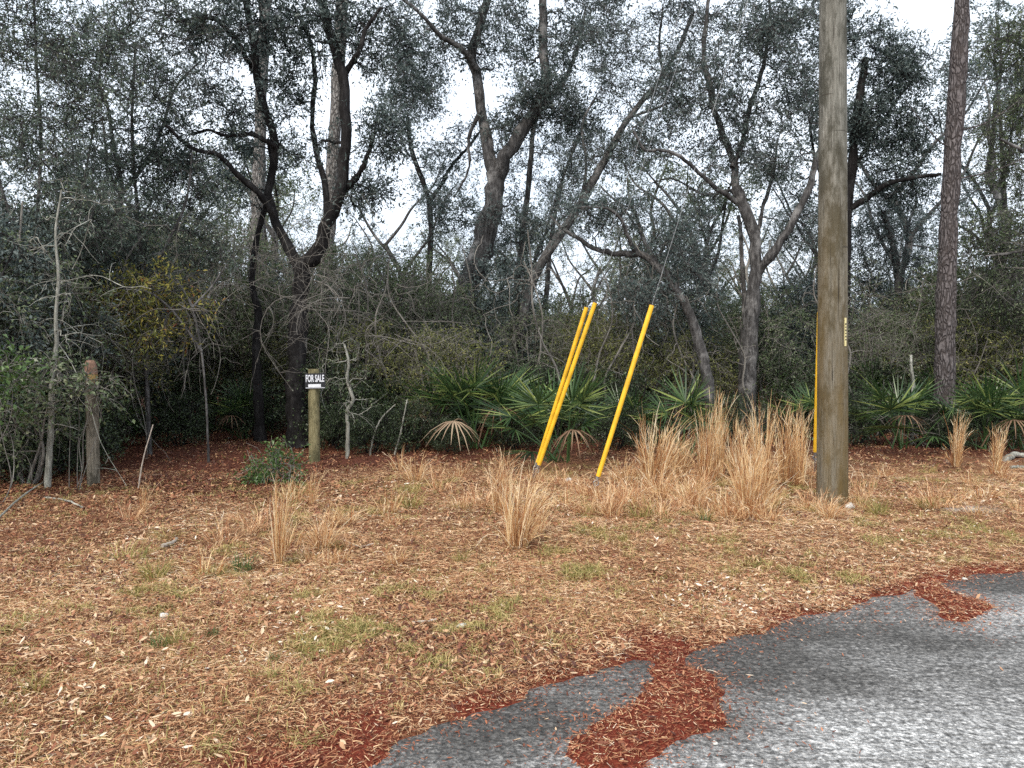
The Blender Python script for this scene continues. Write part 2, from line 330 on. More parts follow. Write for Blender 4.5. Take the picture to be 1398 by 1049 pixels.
# road
mb = MB(); rp_ = ROADP.copy(); rx = axis((-7, -1, .5), (-1, 6, .05), (6, 90, 6)); ry = axis((-60, 2, 4), (2, 7.5, .05), (7.5, 17, 1))
X, Y = np.meshgrid(rx, ry); Z = np.zeros_like(X) + .006 * (fbm(X, Y, .7, 60) - .5)
nx, ny = len(rx), len(ry); ii = np.arange(ny - 1)[:, None] * nx + np.arange(nx - 1)[None, :]
F = np.stack([ii, ii + 1, ii + nx + 1, ii + nx], -1).reshape(-1, 4)
vv = np.where(inpoly(X, Y, ROADP), -1, 1) * segdist(X, Y, EP, False); keep = (vv.ravel()[F] < .22).all(1)
mb.add(np.stack([X, Y, Z], -1).reshape(-1, 3), F[keep])
DAMP = np.zeros_like(X)
for qx, qy, sx_, sy_, am in ((1010, 900, .36, .28, .9), (1080, 865, .38, .22, .8), (1120, 930, .45, .22, .5), (980, 985, .30, .16, .45), (720, 985, .40, .2, .5), (1380, 795, .6, .25, .7), (1320, 880, .5, .16, .35)):
    cx_, cy_ = gnd(qx, qy)[:2]; DAMP = np.maximum(DAMP, am * np.exp(-((X - cx_ + .3 * (fbm(X, Y, .5, 65) - .5)) / sx_) ** 2 - ((Y - cy_ + .3 * (fbm(X, Y, .5, 67) - .5)) / sy_) ** 2))
rm, t, b, o = newmat('asphalt'); oc = t.nodes.new('ShaderNodeTexCoord').outputs['Object']
s1 = noisetex(t, 34, 5, oc, .85); vo = t.nodes.new('ShaderNodeTexVoronoi'); vo.inputs['Scale'].default_value = 52; t.links.new(oc, vo.inputs['Vector'])
big = noisetex(t, .95, 5, oc, .62); sm = noisetex(t, 5.5, 4, oc, .6)
ae = t.nodes.new('ShaderNodeAttribute'); ae.attribute_name = 'edge'
def mathn(t, op, a, bb):
    n = t.nodes.new('ShaderNodeMath'); n.operation = op
    for i, v in enumerate((a, bb)):
        if hasattr(v, 'links'): t.links.new(v, n.inputs[i])
        else: n.inputs[i].default_value = v
    return n.outputs[0]
mpz = t.nodes.new('ShaderNodeMapping'); mpz.inputs['Rotation'].default_value = (0, 0, R(-38)); mpz.inputs['Scale'].default_value = (.9, 6.5, 1); t.links.new(oc, mpz.inputs[0]); sk = noisetex(t, 1.6, 5, mpz.outputs[0], .65)
wear = mathn(t, 'ADD', mathn(t, 'ADD', mathn(t, 'ADD', mathn(t, 'MULTIPLY', big, .7), .165), mathn(t, 'ADD', mathn(t, 'MULTIPLY', sm, .22), mathn(t, 'MULTIPLY', sk, .22))), mathn(t, 'MULTIPLY', ae.outputs['Fac'], -.40))
base = ramp(t, [(.36, (.115, .109, .101)), (.52, (.20, .192, .181)), (.66, (.36, .35, .336)), (.84, (.56, .55, .53))], wear)
sp = ramp(t, [(.36, (.16,) * 3), (.5, (.8,) * 3), (.62, (1.75,) * 3)], s1)
st = ramp(t, [(0, (1.35,) * 3), (1, (.55,) * 3)], vo.outputs['Color'])
c = mix(t, 1.0, mix(t, 1.0, base, sp, 'MULTIPLY'), st, 'MULTIPLY')
ck = noisetex(t, 3.2, 6, mpz.outputs[0], .6); c = mix(t, ramp(t, [(.482, (0, 0, 0)), (.497, (.75,) * 3), (.503, (.75,) * 3), (.518, (0, 0, 0))], ck), c, (.05, .047, .043))
t.links.new(c, b.inputs['Base Color']); b.inputs['Roughness'].default_value = .85; b.inputs['Specular IOR Level'].default_value = .3
bump(t, b, mathn(t, 'ADD', s1, vo.outputs['Distance']), .016, 1.0)
ro = mb.build('road', rm, smooth=True); tag(ro, kind='structure')
a = ro.data.attributes.new('edge', 'FLOAT', 'POINT'); a.data.foreach_set('value', np.clip(.6 * sstep(-1.2, -.1, vv + .8 * (fbm(X, Y, .8, 63) - .5)) + DAMP, 0, 1.3).ravel().astype(np.float32))

# ------------------------------------------------------------------ litter scattered on the ground
rng = np.random.RandomState(3)
def scatter(n, y0, y1, m=1.0):
    """n points, even over the ground seen between two depths (a margin either side)"""
    y = np.sqrt(rng.uniform(y0 ** 2, y1 ** 2, n)); x = rng.uniform(-1, 1, n) * (.80 * y + m + .5); return x, y
def curled(mb, P, ang, tilt, ln, wd, curl, tint):
    """dry leaves: two quads folded on the midrib, ends curling up"""
    n = len(P); d = np.stack([np.cos(ang), np.sin(ang), tilt[:, 0]], -1); d = nrm(d); s = nrm(np.stack([-np.sin(ang), np.cos(ang), tilt[:, 1]], -1)); u = np.cross(d, s)
    ln = ln[:, None]; wd = wd[:, None]; cu = curl[:, None]
    b0 = P - d * ln * .5 + u * ln * cu * .35; tp = P + d * ln * .5 + u * ln * cu * .35
    l1 = P - d * ln * .18 + s * wd * .5 + u * wd * cu; l2 = P + d * ln * .2 + s * wd * .42 + u * wd * cu
    r1 = P - d * ln * .18 - s * wd * .5 + u * wd * cu; r2 = P + d * ln * .2 - s * wd * .42 + u * wd * cu
    V = np.stack([b0, r1, r2, tp, l2, l1], 1).reshape(-1, 3); k = np.arange(n)[:, None] * 6
    mb.add(V, np.concatenate([k + np.array([0, 1, 2, 3]), k + np.array([0, 3, 4, 5])]), np.concatenate([tint, tint]))
def strands(mb, P, ang, ln, wd, rise, bend, tint, nseg=4):
    n = len(P); tt = np.linspace(0, 1, nseg)[None, :, None]; d = np.stack([np.cos(ang), np.sin(ang), rise], -1)[:, None]; s = np.stack([-np.sin(ang), np.cos(ang), 0 * ang], -1)
    c = P[:, None] + d * tt * ln[:, None, None] + s[:, None] * (bend * ln)[:, None, None] * tt ** 2; c[:, :, 2] -= (rise * ln * .8)[:, None] * tt[..., 0] ** 2
    side = nrm(np.stack([-np.sin(ang), np.cos(ang), rng.uniform(-.8, .8, n)], -1))
    ribbons(mb, c, wd[:, None] * np.linspace(1, .35, nseg)[None], side, tint)

litter, strawm, mulchm, turf = MB(), MB(), MB(), MB()
for n, y0, y1 in ((270000, 2.4, 5.5), (225000, 5.5, 9.5), (140000, 9.5, 16)):
    x, y = scatter(n, y0, y1); z, v, g = ground_z(x, y, True); red = red_amount(x, y, v, g); fo = forest_amount(x, y); e = np.maximum(v, g)
    leafy = fbm(x, y, .9, 70); k = rng.rand(n); sa = sand_amount(x, y); bare_ = rng.rand(n) > .7 * sa
    # dry leaves
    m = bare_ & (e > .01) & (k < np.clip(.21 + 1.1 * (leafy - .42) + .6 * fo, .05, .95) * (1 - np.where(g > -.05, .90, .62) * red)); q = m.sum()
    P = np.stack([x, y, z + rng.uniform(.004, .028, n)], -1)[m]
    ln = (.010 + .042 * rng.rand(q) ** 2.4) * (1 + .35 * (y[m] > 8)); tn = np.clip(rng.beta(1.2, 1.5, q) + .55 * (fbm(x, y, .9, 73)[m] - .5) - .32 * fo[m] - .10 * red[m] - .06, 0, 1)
    curled(litter, P, rng.uniform(0, 6.28, q), rng.normal(0, .5, (q, 2)), ln, ln * rng.uniform(.2, .46, q), rng.uniform(-.1, .45, q), tn)
    # straw
    m = bare_ & (e > .01) & (k > .30) & (rng.rand(n) < (1 - np.where(g > -.05, .95, .6) * red) * (1 - .8 * fo) * np.clip(.25 + 1.5 * (fbm(x, y, 1.2, 80) - .3), .2, 1)); q = m.sum()
    P = np.stack([x, y, z + rng.uniform(.002, .022, n)], -1)[m]
    strands(strawm, P, rng.uniform(0, 6.28, q), rng.uniform(.02, .095, q), rng.uniform(.0020, .0042, q) * (1 + .05 * y[m]), rng.uniform(-.05, .5, q), rng.normal(0, .25, q), np.clip(rng.beta(1.6, 1.8, q) + .4 * (vnoise(x, y, .9, 84)[m] - .5), 0, 1))
    # short grass, yellow-green, in patches
    gp = fbm(x, y, .7, 90); m = (v > .15) & (rng.rand(n) < (.05 + .9 * (vnoise(x, y, .16, 93) > .70) * sstep(.44, .60, gp)) * (1 - red) * (1 - .8 * fo)); q = m.sum()
    P = np.stack([x, y, z], -1)[m]
    strands(turf, P, rng.uniform(0, 6.28, q), rng.uniform(.03, .085, q), rng.uniform(.0025, .0045, q) * (1 + .05 * y[m]), rng.uniform(.5, 2.6, q), rng.normal(0, .25, q), np.clip(rng.beta(1.5, 1.7, q), 0, 1))
for n, y0, y1 in ((500000, 2.4, 5.8), (310000, 5.8, 10.5)):
    x, y = scatter(n, y0, y1); z, v, g = ground_z(x, y, True); red = red_amount(x, y, v, g); fo = forest_amount(x, y); m = (np.maximum(v, g) > 0) & (rng.rand(n) < (1 - .85 * red) * (1 - .6 * fo) * (1 - .6 * sand_amount(x, y))); q = m.sum()
    strands(strawm, np.stack([x, y, z + rng.uniform(.001, .010, n)], -1)[m], rng.uniform(0, 6.28, q), rng.uniform(.012, .045, q), rng.uniform(.0022, .0048, q), rng.uniform(-.1, .5, q), rng.normal(0, .2, q), np.clip(rng.beta(1.3, 1.5, q) + .7 * (fbm(x, y, .55, 87)[m] - .5) - .12 * fbm(x, y, 2.2, 89)[m], 0, 1), 2)
# mulch chips along the road and on its two tongues
x, y = scatter(640000, 2.3, 8.5, .4); z, v, g = ground_z(x, y, True); red = red_amount(x, y, v, g); e = np.maximum(v, g)
m = (rng.rand(len(x)) < np.where(e > -.02, np.where(g > -.04, .95, .8 * red), .6 * np.exp((e + .02) * 9))); q = m.sum(); P = np.stack([x, y, np.maximum(z, 0) + rng.uniform(.002, .018, len(x))], -1)[m]
ln = .006 + .024 * rng.rand(q) ** 2.2; curled(mulchm, P, rng.uniform(0, 6.28, q), rng.normal(0, .3, (q, 2)), ln, ln * rng.uniform(.12, .34, q), rng.uniform(0, .3, q), np.clip(rng.beta(1.8, 2.2, q) + .12 * (y[m] > 4.5), 0, 1))
# strays on the asphalt
x, y = scatter(2600, 2.4, 8, .4); z, v, g = ground_z(x, y, True); e = np.maximum(v, g); m = (e < -.02) & (rng.rand(len(x)) < .5 * np.exp(e * 3.2)); q = m.sum()
P = np.stack([x, y, 0 * x + .006], -1)[m]; ln = rng.uniform(.01, .05, q); curled(litter, P, rng.uniform(0, 6.28, q), rng.normal(0, .1, (q, 2)), ln, ln * rng.uniform(.1, .35, q), rng.uniform(0, .3, q), rng.rand(q))
tag(litter.build('leaf_litter', M['dry_leaf']), kind='stuff'); tag(strawm.build('dead_grass', M['straw']), kind='stuff')
tag(turf.build('grass', M['green_blade']), kind='stuff'); tag(mulchm.build('mulch', M['mulch_chip']), kind='stuff')

# ------------------------------------------------------------------ trees
def limb3d(pts, Y, w0, w1, rng, n=26, wob=.25):
    P = np.array([np.append(at(p[0], p[1], Y + (p[2] if len(p) > 2 else 0)), 0) for p in pts])[:, :3]
    c = crom(P, n); r = np.linspace(w0, w1, n) * .5 * Y / FPX
    c += np.cumsum(rng.normal(0, 1, (n, 3)), 0) * (r.mean() * wob * .35)[None] if False else rng.normal(0, 1, (n, 3)) * r[:, None] * wob * .35
    return c, r * (1 + .08 * rng.normal(size=n))
def grow(limbs, targets, rng, start=.3, droop=0.1, rmax=.03):
    """connect each target to the nearest wood already there: a hierarchy of branches"""
    NP, NT, NR = [], [], []
    for c, r in limbs:
        s = int(len(c) * start) if len(limbs) == 1 else (int(len(c) * .35) if c is limbs[0][0] else 2)
        NP.append(c[s:]); NT.append(nrm(np.gradient(c, axis=0))[s:]); NR.append(r[s:])
    NP, NT, NR = np.concatenate(NP), np.concatenate(NT), np.concatenate(NR)
    d0 = np.array([np.min(((NP - t) ** 2).sum(1)) for t in targets]); BP, BR = [], []
    n = 7; tt = np.linspace(0, 1, n)[:, None]
    for k in np.argsort(d0):
        T = targets[k]; d = np.sqrt(((NP - T) ** 2).sum(1)); i = int(np.argmin(d)); Lg = d[i]
        if Lg < .12: continue
        a = NP[i]; p1 = a + nrm(NT[i] + .9 * nrm(T - a) + rng.normal(0, .35, 3)) * Lg * .38
        p2 = T - nrm(T - a + rng.normal(0, .5, 3) + np.array([0, 0, -droop])) * Lg * .3
        c = a * (1 - tt) ** 3 + 3 * p1 * tt * (1 - tt) ** 2 + 3 * p2 * tt ** 2 * (1 - tt) + T * tt ** 3
        c[1:-1] += rng.normal(0, .035 * Lg, (n - 2, 3))
        r0 = max(.0062, min(.62 * NR[i], .0075 * Lg ** .7 + .35 * NR[i], rmax)); r = np.linspace(r0, max(.005, .4 * r0), n)
        BP.append(c); BR.append(r); NP = np.vstack([NP, c[2:]]); NT = np.vstack([NT, nrm(np.gradient(c, axis=0))[2:]]); NR = np.concatenate([NR, r[2:]])
    return np.array(BP), np.array(BR)
def foliage(mb, tw, BP, rng, twigs, per, ln, lw, spread=.55, droop=.15, tshift=0, twr=.005, bare=0):
    B = len(BP); bi = np.repeat(np.arange(B), twigs); q = len(bi); tpos = rng.uniform(.35, 1.0, q) * 6; i0 = np.clip(tpos.astype(int), 0, 5); f = (tpos - i0)[:, None]
    A = BP[bi, i0] * (1 - f) + BP[bi, i0 + 1] * f; d = nrm(nrm(BP[bi, 6] - BP[bi, 3]) * .7 + rdir(rng, q) * 1.0 + np.array([0, 0, .1])); Lt = rng.uniform(.5, 1.15, q) * spread
    tt = np.linspace(0, 1, 4)[None, :, None]; c = A[:, None] + d[:, None] * Lt[:, None, None] * tt + rng.normal(0, .07, (q, 1, 3)) * tt * (1 - tt) * 2; c[:, :, 2] -= droop * Lt[:, None] * tt[..., 0] ** 2
    V, F = tubes(c, np.linspace(twr, twr * .45, 4)[None].repeat(q, 0), 3); tw.add(V, F)
    li = np.repeat(np.arange(q)[rng.rand(q) >= bare], per); m = len(li); u = rng.uniform(.15, 1.05, m); P = A[li] + d[li] * (Lt[li] * u)[:, None]; P[:, 2] -= droop * Lt[li] * u ** 2
    P += rng.normal(0, .03, (m, 3)); D = nrm(d[li] * .6 + rdir(rng, m) + np.array([0, 0, -.15])); Nn = nrm(rdir(rng, m) * .8 + np.array([0, 0, .7])); l = rng.uniform(.7, 1.25, m) * ln
    br = np.repeat(rng.normal(0, .12, q), per)[:m] if bare == 0 else 0
    leaves(mb, P, D, Nn, l, l * rng.uniform(.8, 1.2, m) * lw, np.clip(rng.beta(2.2, 2.6, m) + br + tshift, 0, 1))
def ell(px, py, rx, ry, n, Y, dy, rng):
    c = at(px, py, Y + dy); s = Y / FPX; d = rdir(rng, n) * (rng.rand(n, 1) ** .4); return c + d * np.array([rx * s, max(rx * s * .85, .4), ry * s])
def tree(name, label, cat, Y, limbs, crowns, bark, leaf, seed, twigs=9, per=8, ln=.075, lw=.36, group=None, spread=.5, tshift=0, flare=True, dens=1.0, rmax=.035):
    rng = np.random.RandomState(seed); LB = []
    tr, cr, tw = MB(), MB(), MB()
    for k, (pts, w0, w1) in enumerate(limbs):
        c, r = limb3d(pts, Y, w0 * (.82 if k == 0 else .74), w1 * (.78 if k == 0 else .6), rng, 30 if k == 0 else 22, .22 if k == 0 else .5)
        if k == 0 and flare:
            g = at(pts[0][0], pts[0][1], Y); r[:3] *= np.array([1.45, 1.2, 1.07]); c[0, 2] = gz(c[0]) - .06
        LB.append((c, r)); V, F = tubes(c[None], r[None], 12); tr.add(V, F)
    base = LB[0][0][0].copy()
    root = thing(name, base, label, cat, group)
    T = np.concatenate([ell(p[0], p[1], p[2], p[3], max(2, int(p[4] * dens * .84)), Y, p[5] if len(p) > 5 else 0, rng) for p in crowns]) if crowns else np.zeros((0, 3))
    if len(T):
        BP, BR = grow(LB, T, rng, rmax=rmax); V, F = tubes(BP, BR, 5); tr.add(V, F)
        foliage(cr, tw, BP, rng, twigs, per, ln, lw, spread, tshift=tshift); V = tw
        tr.V += [v for v in tw.V]; tr.F += [f + tr.n for f in tw.F]; tr.T += tw.T; tr.n += tw.n
        cr.build('crown', M[leaf], root, base)
    tr.build('trunk', M[bark], root, base, True)
    return root
OAK = 'oak tree'
tree('oak_tree', 'black-barked forked oak behind the for-sale sign, its limbs splitting low', OAK, 13.0,
     [([(408, 612), (403, 540), (406, 470), (410, 400), (415, 365), (432, 350)], 34, 27),
      ([(412, 380), (392, 335, .1), (372, 295, .2), (366, 255, .3), (376, 220, .2), (372, 180, .1), (356, 130, 0), (345, 60, -.2), (332, -20, -.3), (325, -90, -.4)], 20, 12),
      ([(430, 352), (445, 312, -.1), (464, 262, -.2), (472, 215, -.2), (470, 130, -.2), (462, 80, -.1), (448, 40, 0), (438, -20, .1), (440, -110, .2)], 26, 13),
      ([(449, 300), (441, 240, .3), (430, 200, .4), (426, 160, .4), (430, 110, .4), (424, 60, .5), (410, 25, .5), (385, 10, .6)], 13, 7),
      ([(371, 290), (350, 262, -.3), (322, 236, -.6), (300, 212, -.8), (270, 205, -1), (250, 193, -1.2), (225, 170, -1.4)], 13, 6),
      ([(375, 200), (345, 184, -.2), (310, 186, -.4), (285, 178, -.6), (262, 184, -.7)], 9, 5),
      ([(462, 268), (488, 240, -.3), (502, 212, -.5), (512, 180, -.7)], 14, 7),
      ([(471, 100), (490, 70, -.3), (500, 40, -.4), (520, 10, -.5)], 12, 6),
      ([(348, 100), (315, 45, -.5), (285, 25, -.8), (240, 30, -1.1)], 10, 5)],
     [(350, 30, 95, 50, 80), (430, 30, 70, 50, 60), (522, 185, 36, 30, 60, -.6), (510, 50, 50, 50, 50), (395, 110, 40, 40, 26), (285, 150, 80, 40, 36, -.6), (340, -110, 150, 70, 90), (470, -110, 110, 70, 60), (500, 265, 40, 26, 24), (235, 215, 50, 40, 36, -1), (420, 190, 40, 40, 14), (280, 40, 60, 40, 36, -.8)],
     'oak_bark_dark', 'oak_leaf', 11, tshift=-.05)
tree('oak_tree', 'thin crooked black trunk without branches, left of the forked black oak', 'young tree', 13.6,
     [([(356, 606), (352, 540), (349, 480), (353, 430), (344, 385), (350, 330), (362, 285), (372, 240), (366, 190)], 17, 6)], [(350, 200, 60, 40, 22), (330, 260, 50, 40, 14)], 'oak_bark_dark', 'oak_leaf', 24)
tree('oak_tree', 'large grey oak in the middle, leaning base then forking into two upright limbs', OAK, 17.0,
     [([(634, 580), (634, 480), (638, 400), (655, 350), (668, 300), (676, 262), (674, 235)], 47, 32),
      ([(674, 240), (666, 200, .1), (658, 155, .2), (650, 105, .2), (645, 70, .2), (655, 30, .1), (668, -20, 0), (672, -100, 0)], 24, 15),
      ([(676, 245), (692, 212, -.2), (712, 180, -.3), (735, 145, -.3), (744, 105, -.2), (741, 50, -.1), (742, -10, 0), (748, -100, 0)], 26, 14),
      ([(652, 95), (628, 65, -.4), (600, 48, -.7), (575, 20, -1), (545, -5, -1.2)], 12, 6),
      ([(735, 145), (770, 110, .4), (790, 60, .7), (800, 10, .9)], 12, 6),
      ([(656, 150), (640, 190, .2), (640, 230, .4), (620, 270, .6)], 8, 4)],
     [(600, 40, 80, 50, 70), (690, 50, 60, 50, 60), (748, 130, 52, 34, 90, -.4), (790, 160, 40, 30, 40), (705, 175, 36, 34, 40), (650, -80, 180, 70, 120), (615, 290, 36, 40, 36, .5), (560, 110, 50, 50, 46), (810, 10, 50, 50, 46), (770, 60, 40, 40, 40), (700, 300, 60, 40, 24)],
     'oak_bark', 'oak_leaf', 12, ln=.085, tshift=-.02)
tree('oak_tree', 'slender dark young tree forking in a narrow Y, left of the large middle oak', 'young tree', 19.0,
     [([(588, 570), (586, 480), (585, 390), (588, 330), (586, 278), (576, 245), (562, 205), (556, 160)], 14, 7), ([(587, 275), (604, 250, .1), (618, 225, .2), (640, 200, .3), (655, 180, .3)], 8, 5)],
     [(560, 150, 50, 40, 40), (650, 190, 40, 30, 26), (600, 220, 40, 30, 22), (575, 100, 50, 40, 36)], 'oak_bark_dark', 'oak_leaf', 13, ln=.075)
tree('oak_tree', 'long oak trunk leaning steeply to the right above the yellow guards', OAK, 16.0,
     [([(690, 600), (706, 480), (722, 400), (748, 345), (785, 292), (820, 230), (850, 175), (872, 145), (900, 110), (925, 70), (945, 20)], 22, 7),
      ([(860, 160), (890, 150, -.3), (915, 140, -.5)], 6, 4), ([(796, 275), (800, 220, .3), (795, 170, .5), (815, 130, .6)], 7, 4), ([(905, 105), (900, 60, .3), (905, 10, .4)], 6, 4)],
     [(865, 110, 60, 50, 56), (930, 40, 60, 50, 56), (805, 215, 45, 40, 40), (900, -70, 110, 50, 60), (845, 210, 40, 30, 26), (760, 265, 34, 30, 18), (830, 60, 50, 50, 46)], 'oak_bark', 'oak_leaf', 14, ln=.066)
tree('oak_tree', 'thin upright oak stem beside the leaning trunk, right of the middle oak', 'young tree', 20.0,
     [([(700, 570), (704, 420), (712, 330), (722, 250), (728, 180), (745, 120)], 13, 7), ([(745, 420), (752, 330), (770, 240), (800, 165)], 10, 5)],
     [(735, 230, 50, 40, 30), (775, 190, 40, 40, 30), (720, 330, 40, 40, 26), (660, 320, 40, 40, 30)], 'oak_bark', 'oak_leaf', 15, ln=.075)
tree('oak_tree', 'arching oak right of the single yellow guard, trunk bowing left in a low hoop', OAK, 14.0,
     [([(975, 600), (966, 520), (955, 470), (935, 415), (908, 375), (884, 352), (868, 344)], 20, 13),
      ([(870, 346), (840, 346, .2), (812, 340, .4), (788, 325, .6), (768, 312, .8), (752, 296, 1)], 12, 6),
      ([(868, 346), (858, 325, -.2), (848, 300, -.4), (832, 286, -.5), (812, 283, -.6), (790, 284, -.7)], 9, 4), ([(868, 345), (874, 330), (877, 317)], 5, 2), ([(905, 372), (880, 330, .3), (855, 290, .5), (820, 255, .6)], 7, 4)],
     [(800, 290, 50, 28, 26), (865, 290, 50, 30, 24), (925, 330, 40, 40, 26), (880, 400, 50, 26, 30), (950, 370, 40, 40, 26)], 'oak_bark', 'oak_leaf', 16)
tree('oak_tree', 'wide-spreading grey oak with paired trunks left of the utility pole', OAK, 15.0,
     [([(1022, 590), (1022, 500), (1026, 430), (1031, 375), (1031, 330), (1018, 290), (1004, 255)], 30, 18),
      ([(1006, 258), (999, 215, .1), (985, 180, .2), (974, 150, .2), (970, 120, .2), (960, 80, .3), (965, 20, .3), (975, -60, .3)], 14, 7),
      ([(1005, 275), (975, 255, -.3), (950, 232, -.5), (925, 212, -.7), (900, 205, -.9), (880, 205, -1), (865, 180, -1.1)], 10, 5),
      ([(1034, 372), (1052, 350, -.2), (1072, 320, -.3), (1090, 285, -.4), (1105, 258, -.4), (1112, 225, -.3), (1126, 180, -.2), (1120, 110, 0)], 17, 8),
      ([(1012, 560), (1014, 480, .2), (1016, 400, .3), (1012, 340, .4), (1008, 295, .5)], 14, 8),
      ([(1000, 230), (1015, 190, .2), (1022, 150, .3), (1040, 100, .3), (1050, 40, .4), (1050, -50, .5)], 10, 5),
      ([(1032, 340), (1040, 290, .4), (1055, 240, .6), (1062, 190, .8)], 9, 5), ([(1000, 260), (960, 265, .5), (920, 245, .9), (890, 250, 1.2)], 6, 3)],
     [(900, 185, 60, 40, 40), (955, 120, 70, 50, 80), (1035, 50, 80, 60, 95), (1000, -80, 130, 60, 90), (1085, 120, 50, 60, 66), (1060, 220, 50, 40, 46), (980, 215, 40, 30, 26), (950, 300, 50, 40, 30), (1095, 300, 34, 44, 36), (1100, 20, 50, 50, 46), (1015, 160, 40, 40, 36)],
     'oak_bark', 'oak_leaf', 17)
tree('oak_tree', 'dense round-crowned oak behind the utility pole, one long limb reaching right', OAK, 17.0,
     [([(1152, 590), (1152, 480), (1152, 380), (1156, 290), (1164, 220), (1170, 150), (1182, 80)], 26, 12), ([(1154, 290), (1185, 270, -.2), (1210, 252, -.4), (1245, 243, -.6), (1285, 238, -.8)], 13, 6),
      ([(1160, 240), (1190, 190, .3), (1215, 150, .4), (1238, 120, .5)], 9, 5), ([(1152, 300), (1130, 260, .3), (1112, 210, .5), (1105, 170, .6)], 9, 5)],
     [(1225, 95, 44, 44, 90), (1195, 175, 46, 46, 90), (1245, 185, 36, 46, 70), (1225, 255, 50, 30, 60), (1180, 60, 30, 36, 40), (1135, 30, 36, 50, 40), (1120, 160, 30, 50, 40), (1150, -40, 60, 34, 30)], 'oak_bark_dark', 'oak_leaf', 18, ln=.085, tshift=-.02)
tree('oak_tree', 'small crooked oak between the utility pole and the tall pine', OAK, 18.0,
     [([(1232, 600), (1230, 480), (1228, 420), (1224, 360), (1215, 320), (1205, 290)], 17, 9), ([(1228, 400), (1236, 350, .2), (1240, 310, .3), (1252, 275, .4)], 9, 5), ([(1180, 500), (1192, 450), (1212, 420), (1228, 405)], 9, 8)],
     [(1235, 330, 50, 36, 40), (1180, 350, 40, 40, 40), (1205, 290, 40, 26, 26), (1260, 380, 30, 40, 26)], 'oak_bark', 'oak_leaf', 19, ln=.07)
tree('oak_tree', 'leafy oak at the right edge, crown hanging in beyond the tall pine', OAK, 14.5,
     [([(1470, 610), (1466, 480), (1460, 350), (1450, 220), (1445, 100), (1450, -20)], 26, 11), ([(1456, 260), (1425, 225, -.3), (1395, 205, -.5), (1365, 190, -.7)], 11, 5), ([(1450, 120), (1420, 80, .2), (1390, 60, .3), (1360, 55, .4)], 9, 4), ([(1460, 360), (1420, 340, -.2), (1385, 345, -.4), (1345, 350, -.5)], 9, 4)],
     [(1385, 60, 42, 40, 60), (1385, 170, 40, 46, 66), (1372, 235, 34, 30, 40), (1365, 320, 46, 40, 60), (1440, 100, 60, 120, 90), (1440, 300, 60, 80, 70), (1375, 400, 50, 40, 60)], 'oak_bark', 'shrub_leaf', 20, ln=.06)
FT = 'fine_leaf'
tree('evergreen_tree', 'dense small-leaved evergreen filling the upper left corner behind the thin pale sapling', 'evergreen tree', 10.6,
     [([(40, 660), (36, 540), (42, 420), (50, 300), (56, 200), (50, 90), (45, -40)], 8, 4), ([(42, 420), (80, 340, .3), (110, 260, .5), (130, 160, .6), (140, 60, .7)], 5, 3), ([(46, 350), (10, 280, -.2), (-20, 180, -.3)], 7, 4)],
     [(40, 50, 80, 60, 95), (125, 100, 70, 70, 95), (50, 190, 80, 60, 100), (90, -70, 130, 50, 80), (10, 320, 70, 60, 70), (110, 290, 70, 50, 70), (-60, 150, 60, 150, 80)], 'oak_bark', FT, 21, ln=.056, per=9, spread=.42, dens=.92)
tree('evergreen_tree', 'twiggy small-leaved evergreen between the left post and the forked black oak', 'evergreen tree', 12.0,
     [([(205, 630), (200, 520), (196, 400), (188, 290), (180, 180), (185, 60)], 8, 4), ([(196, 400), (230, 330, -.3), (255, 270, -.4), (262, 210, -.5)], 7, 4), ([(190, 300), (150, 240, .3), (140, 160, .4)], 7, 4)],
     [(175, 60, 70, 60, 60), (215, 130, 60, 50, 54), (180, 220, 80, 50, 76), (245, 270, 60, 50, 54), (160, 330, 80, 50, 70), (270, 350, 60, 40, 34), (240, 20, 60, 40, 26)], 'oak_bark', FT, 22, ln=.06, per=8, spread=.45, dens=.85)
tree('evergreen_tree', 'yellowing small tree with reddish leaves hanging above the leafy trail', 'small tree', 11.2,
     [([(285, 640), (282, 560), (275, 480), (262, 420), (240, 380)], 4, 3), ([(275, 480), (240, 430, -.2), (205, 400, -.3), (170, 395, -.4)], 5, 3), ([(262, 420), (290, 390, .2), (310, 360, .3)], 4, 3)],
     [(205, 390, 60, 30, 34), (165, 415, 44, 24, 20), (250, 420, 50, 26, 22), (225, 455, 50, 22, 14), (150, 440, 40, 30, 12)], 'oak_bark', 'yellow_leaf', 23, ln=.07, per=8, twigs=7, spread=.4)
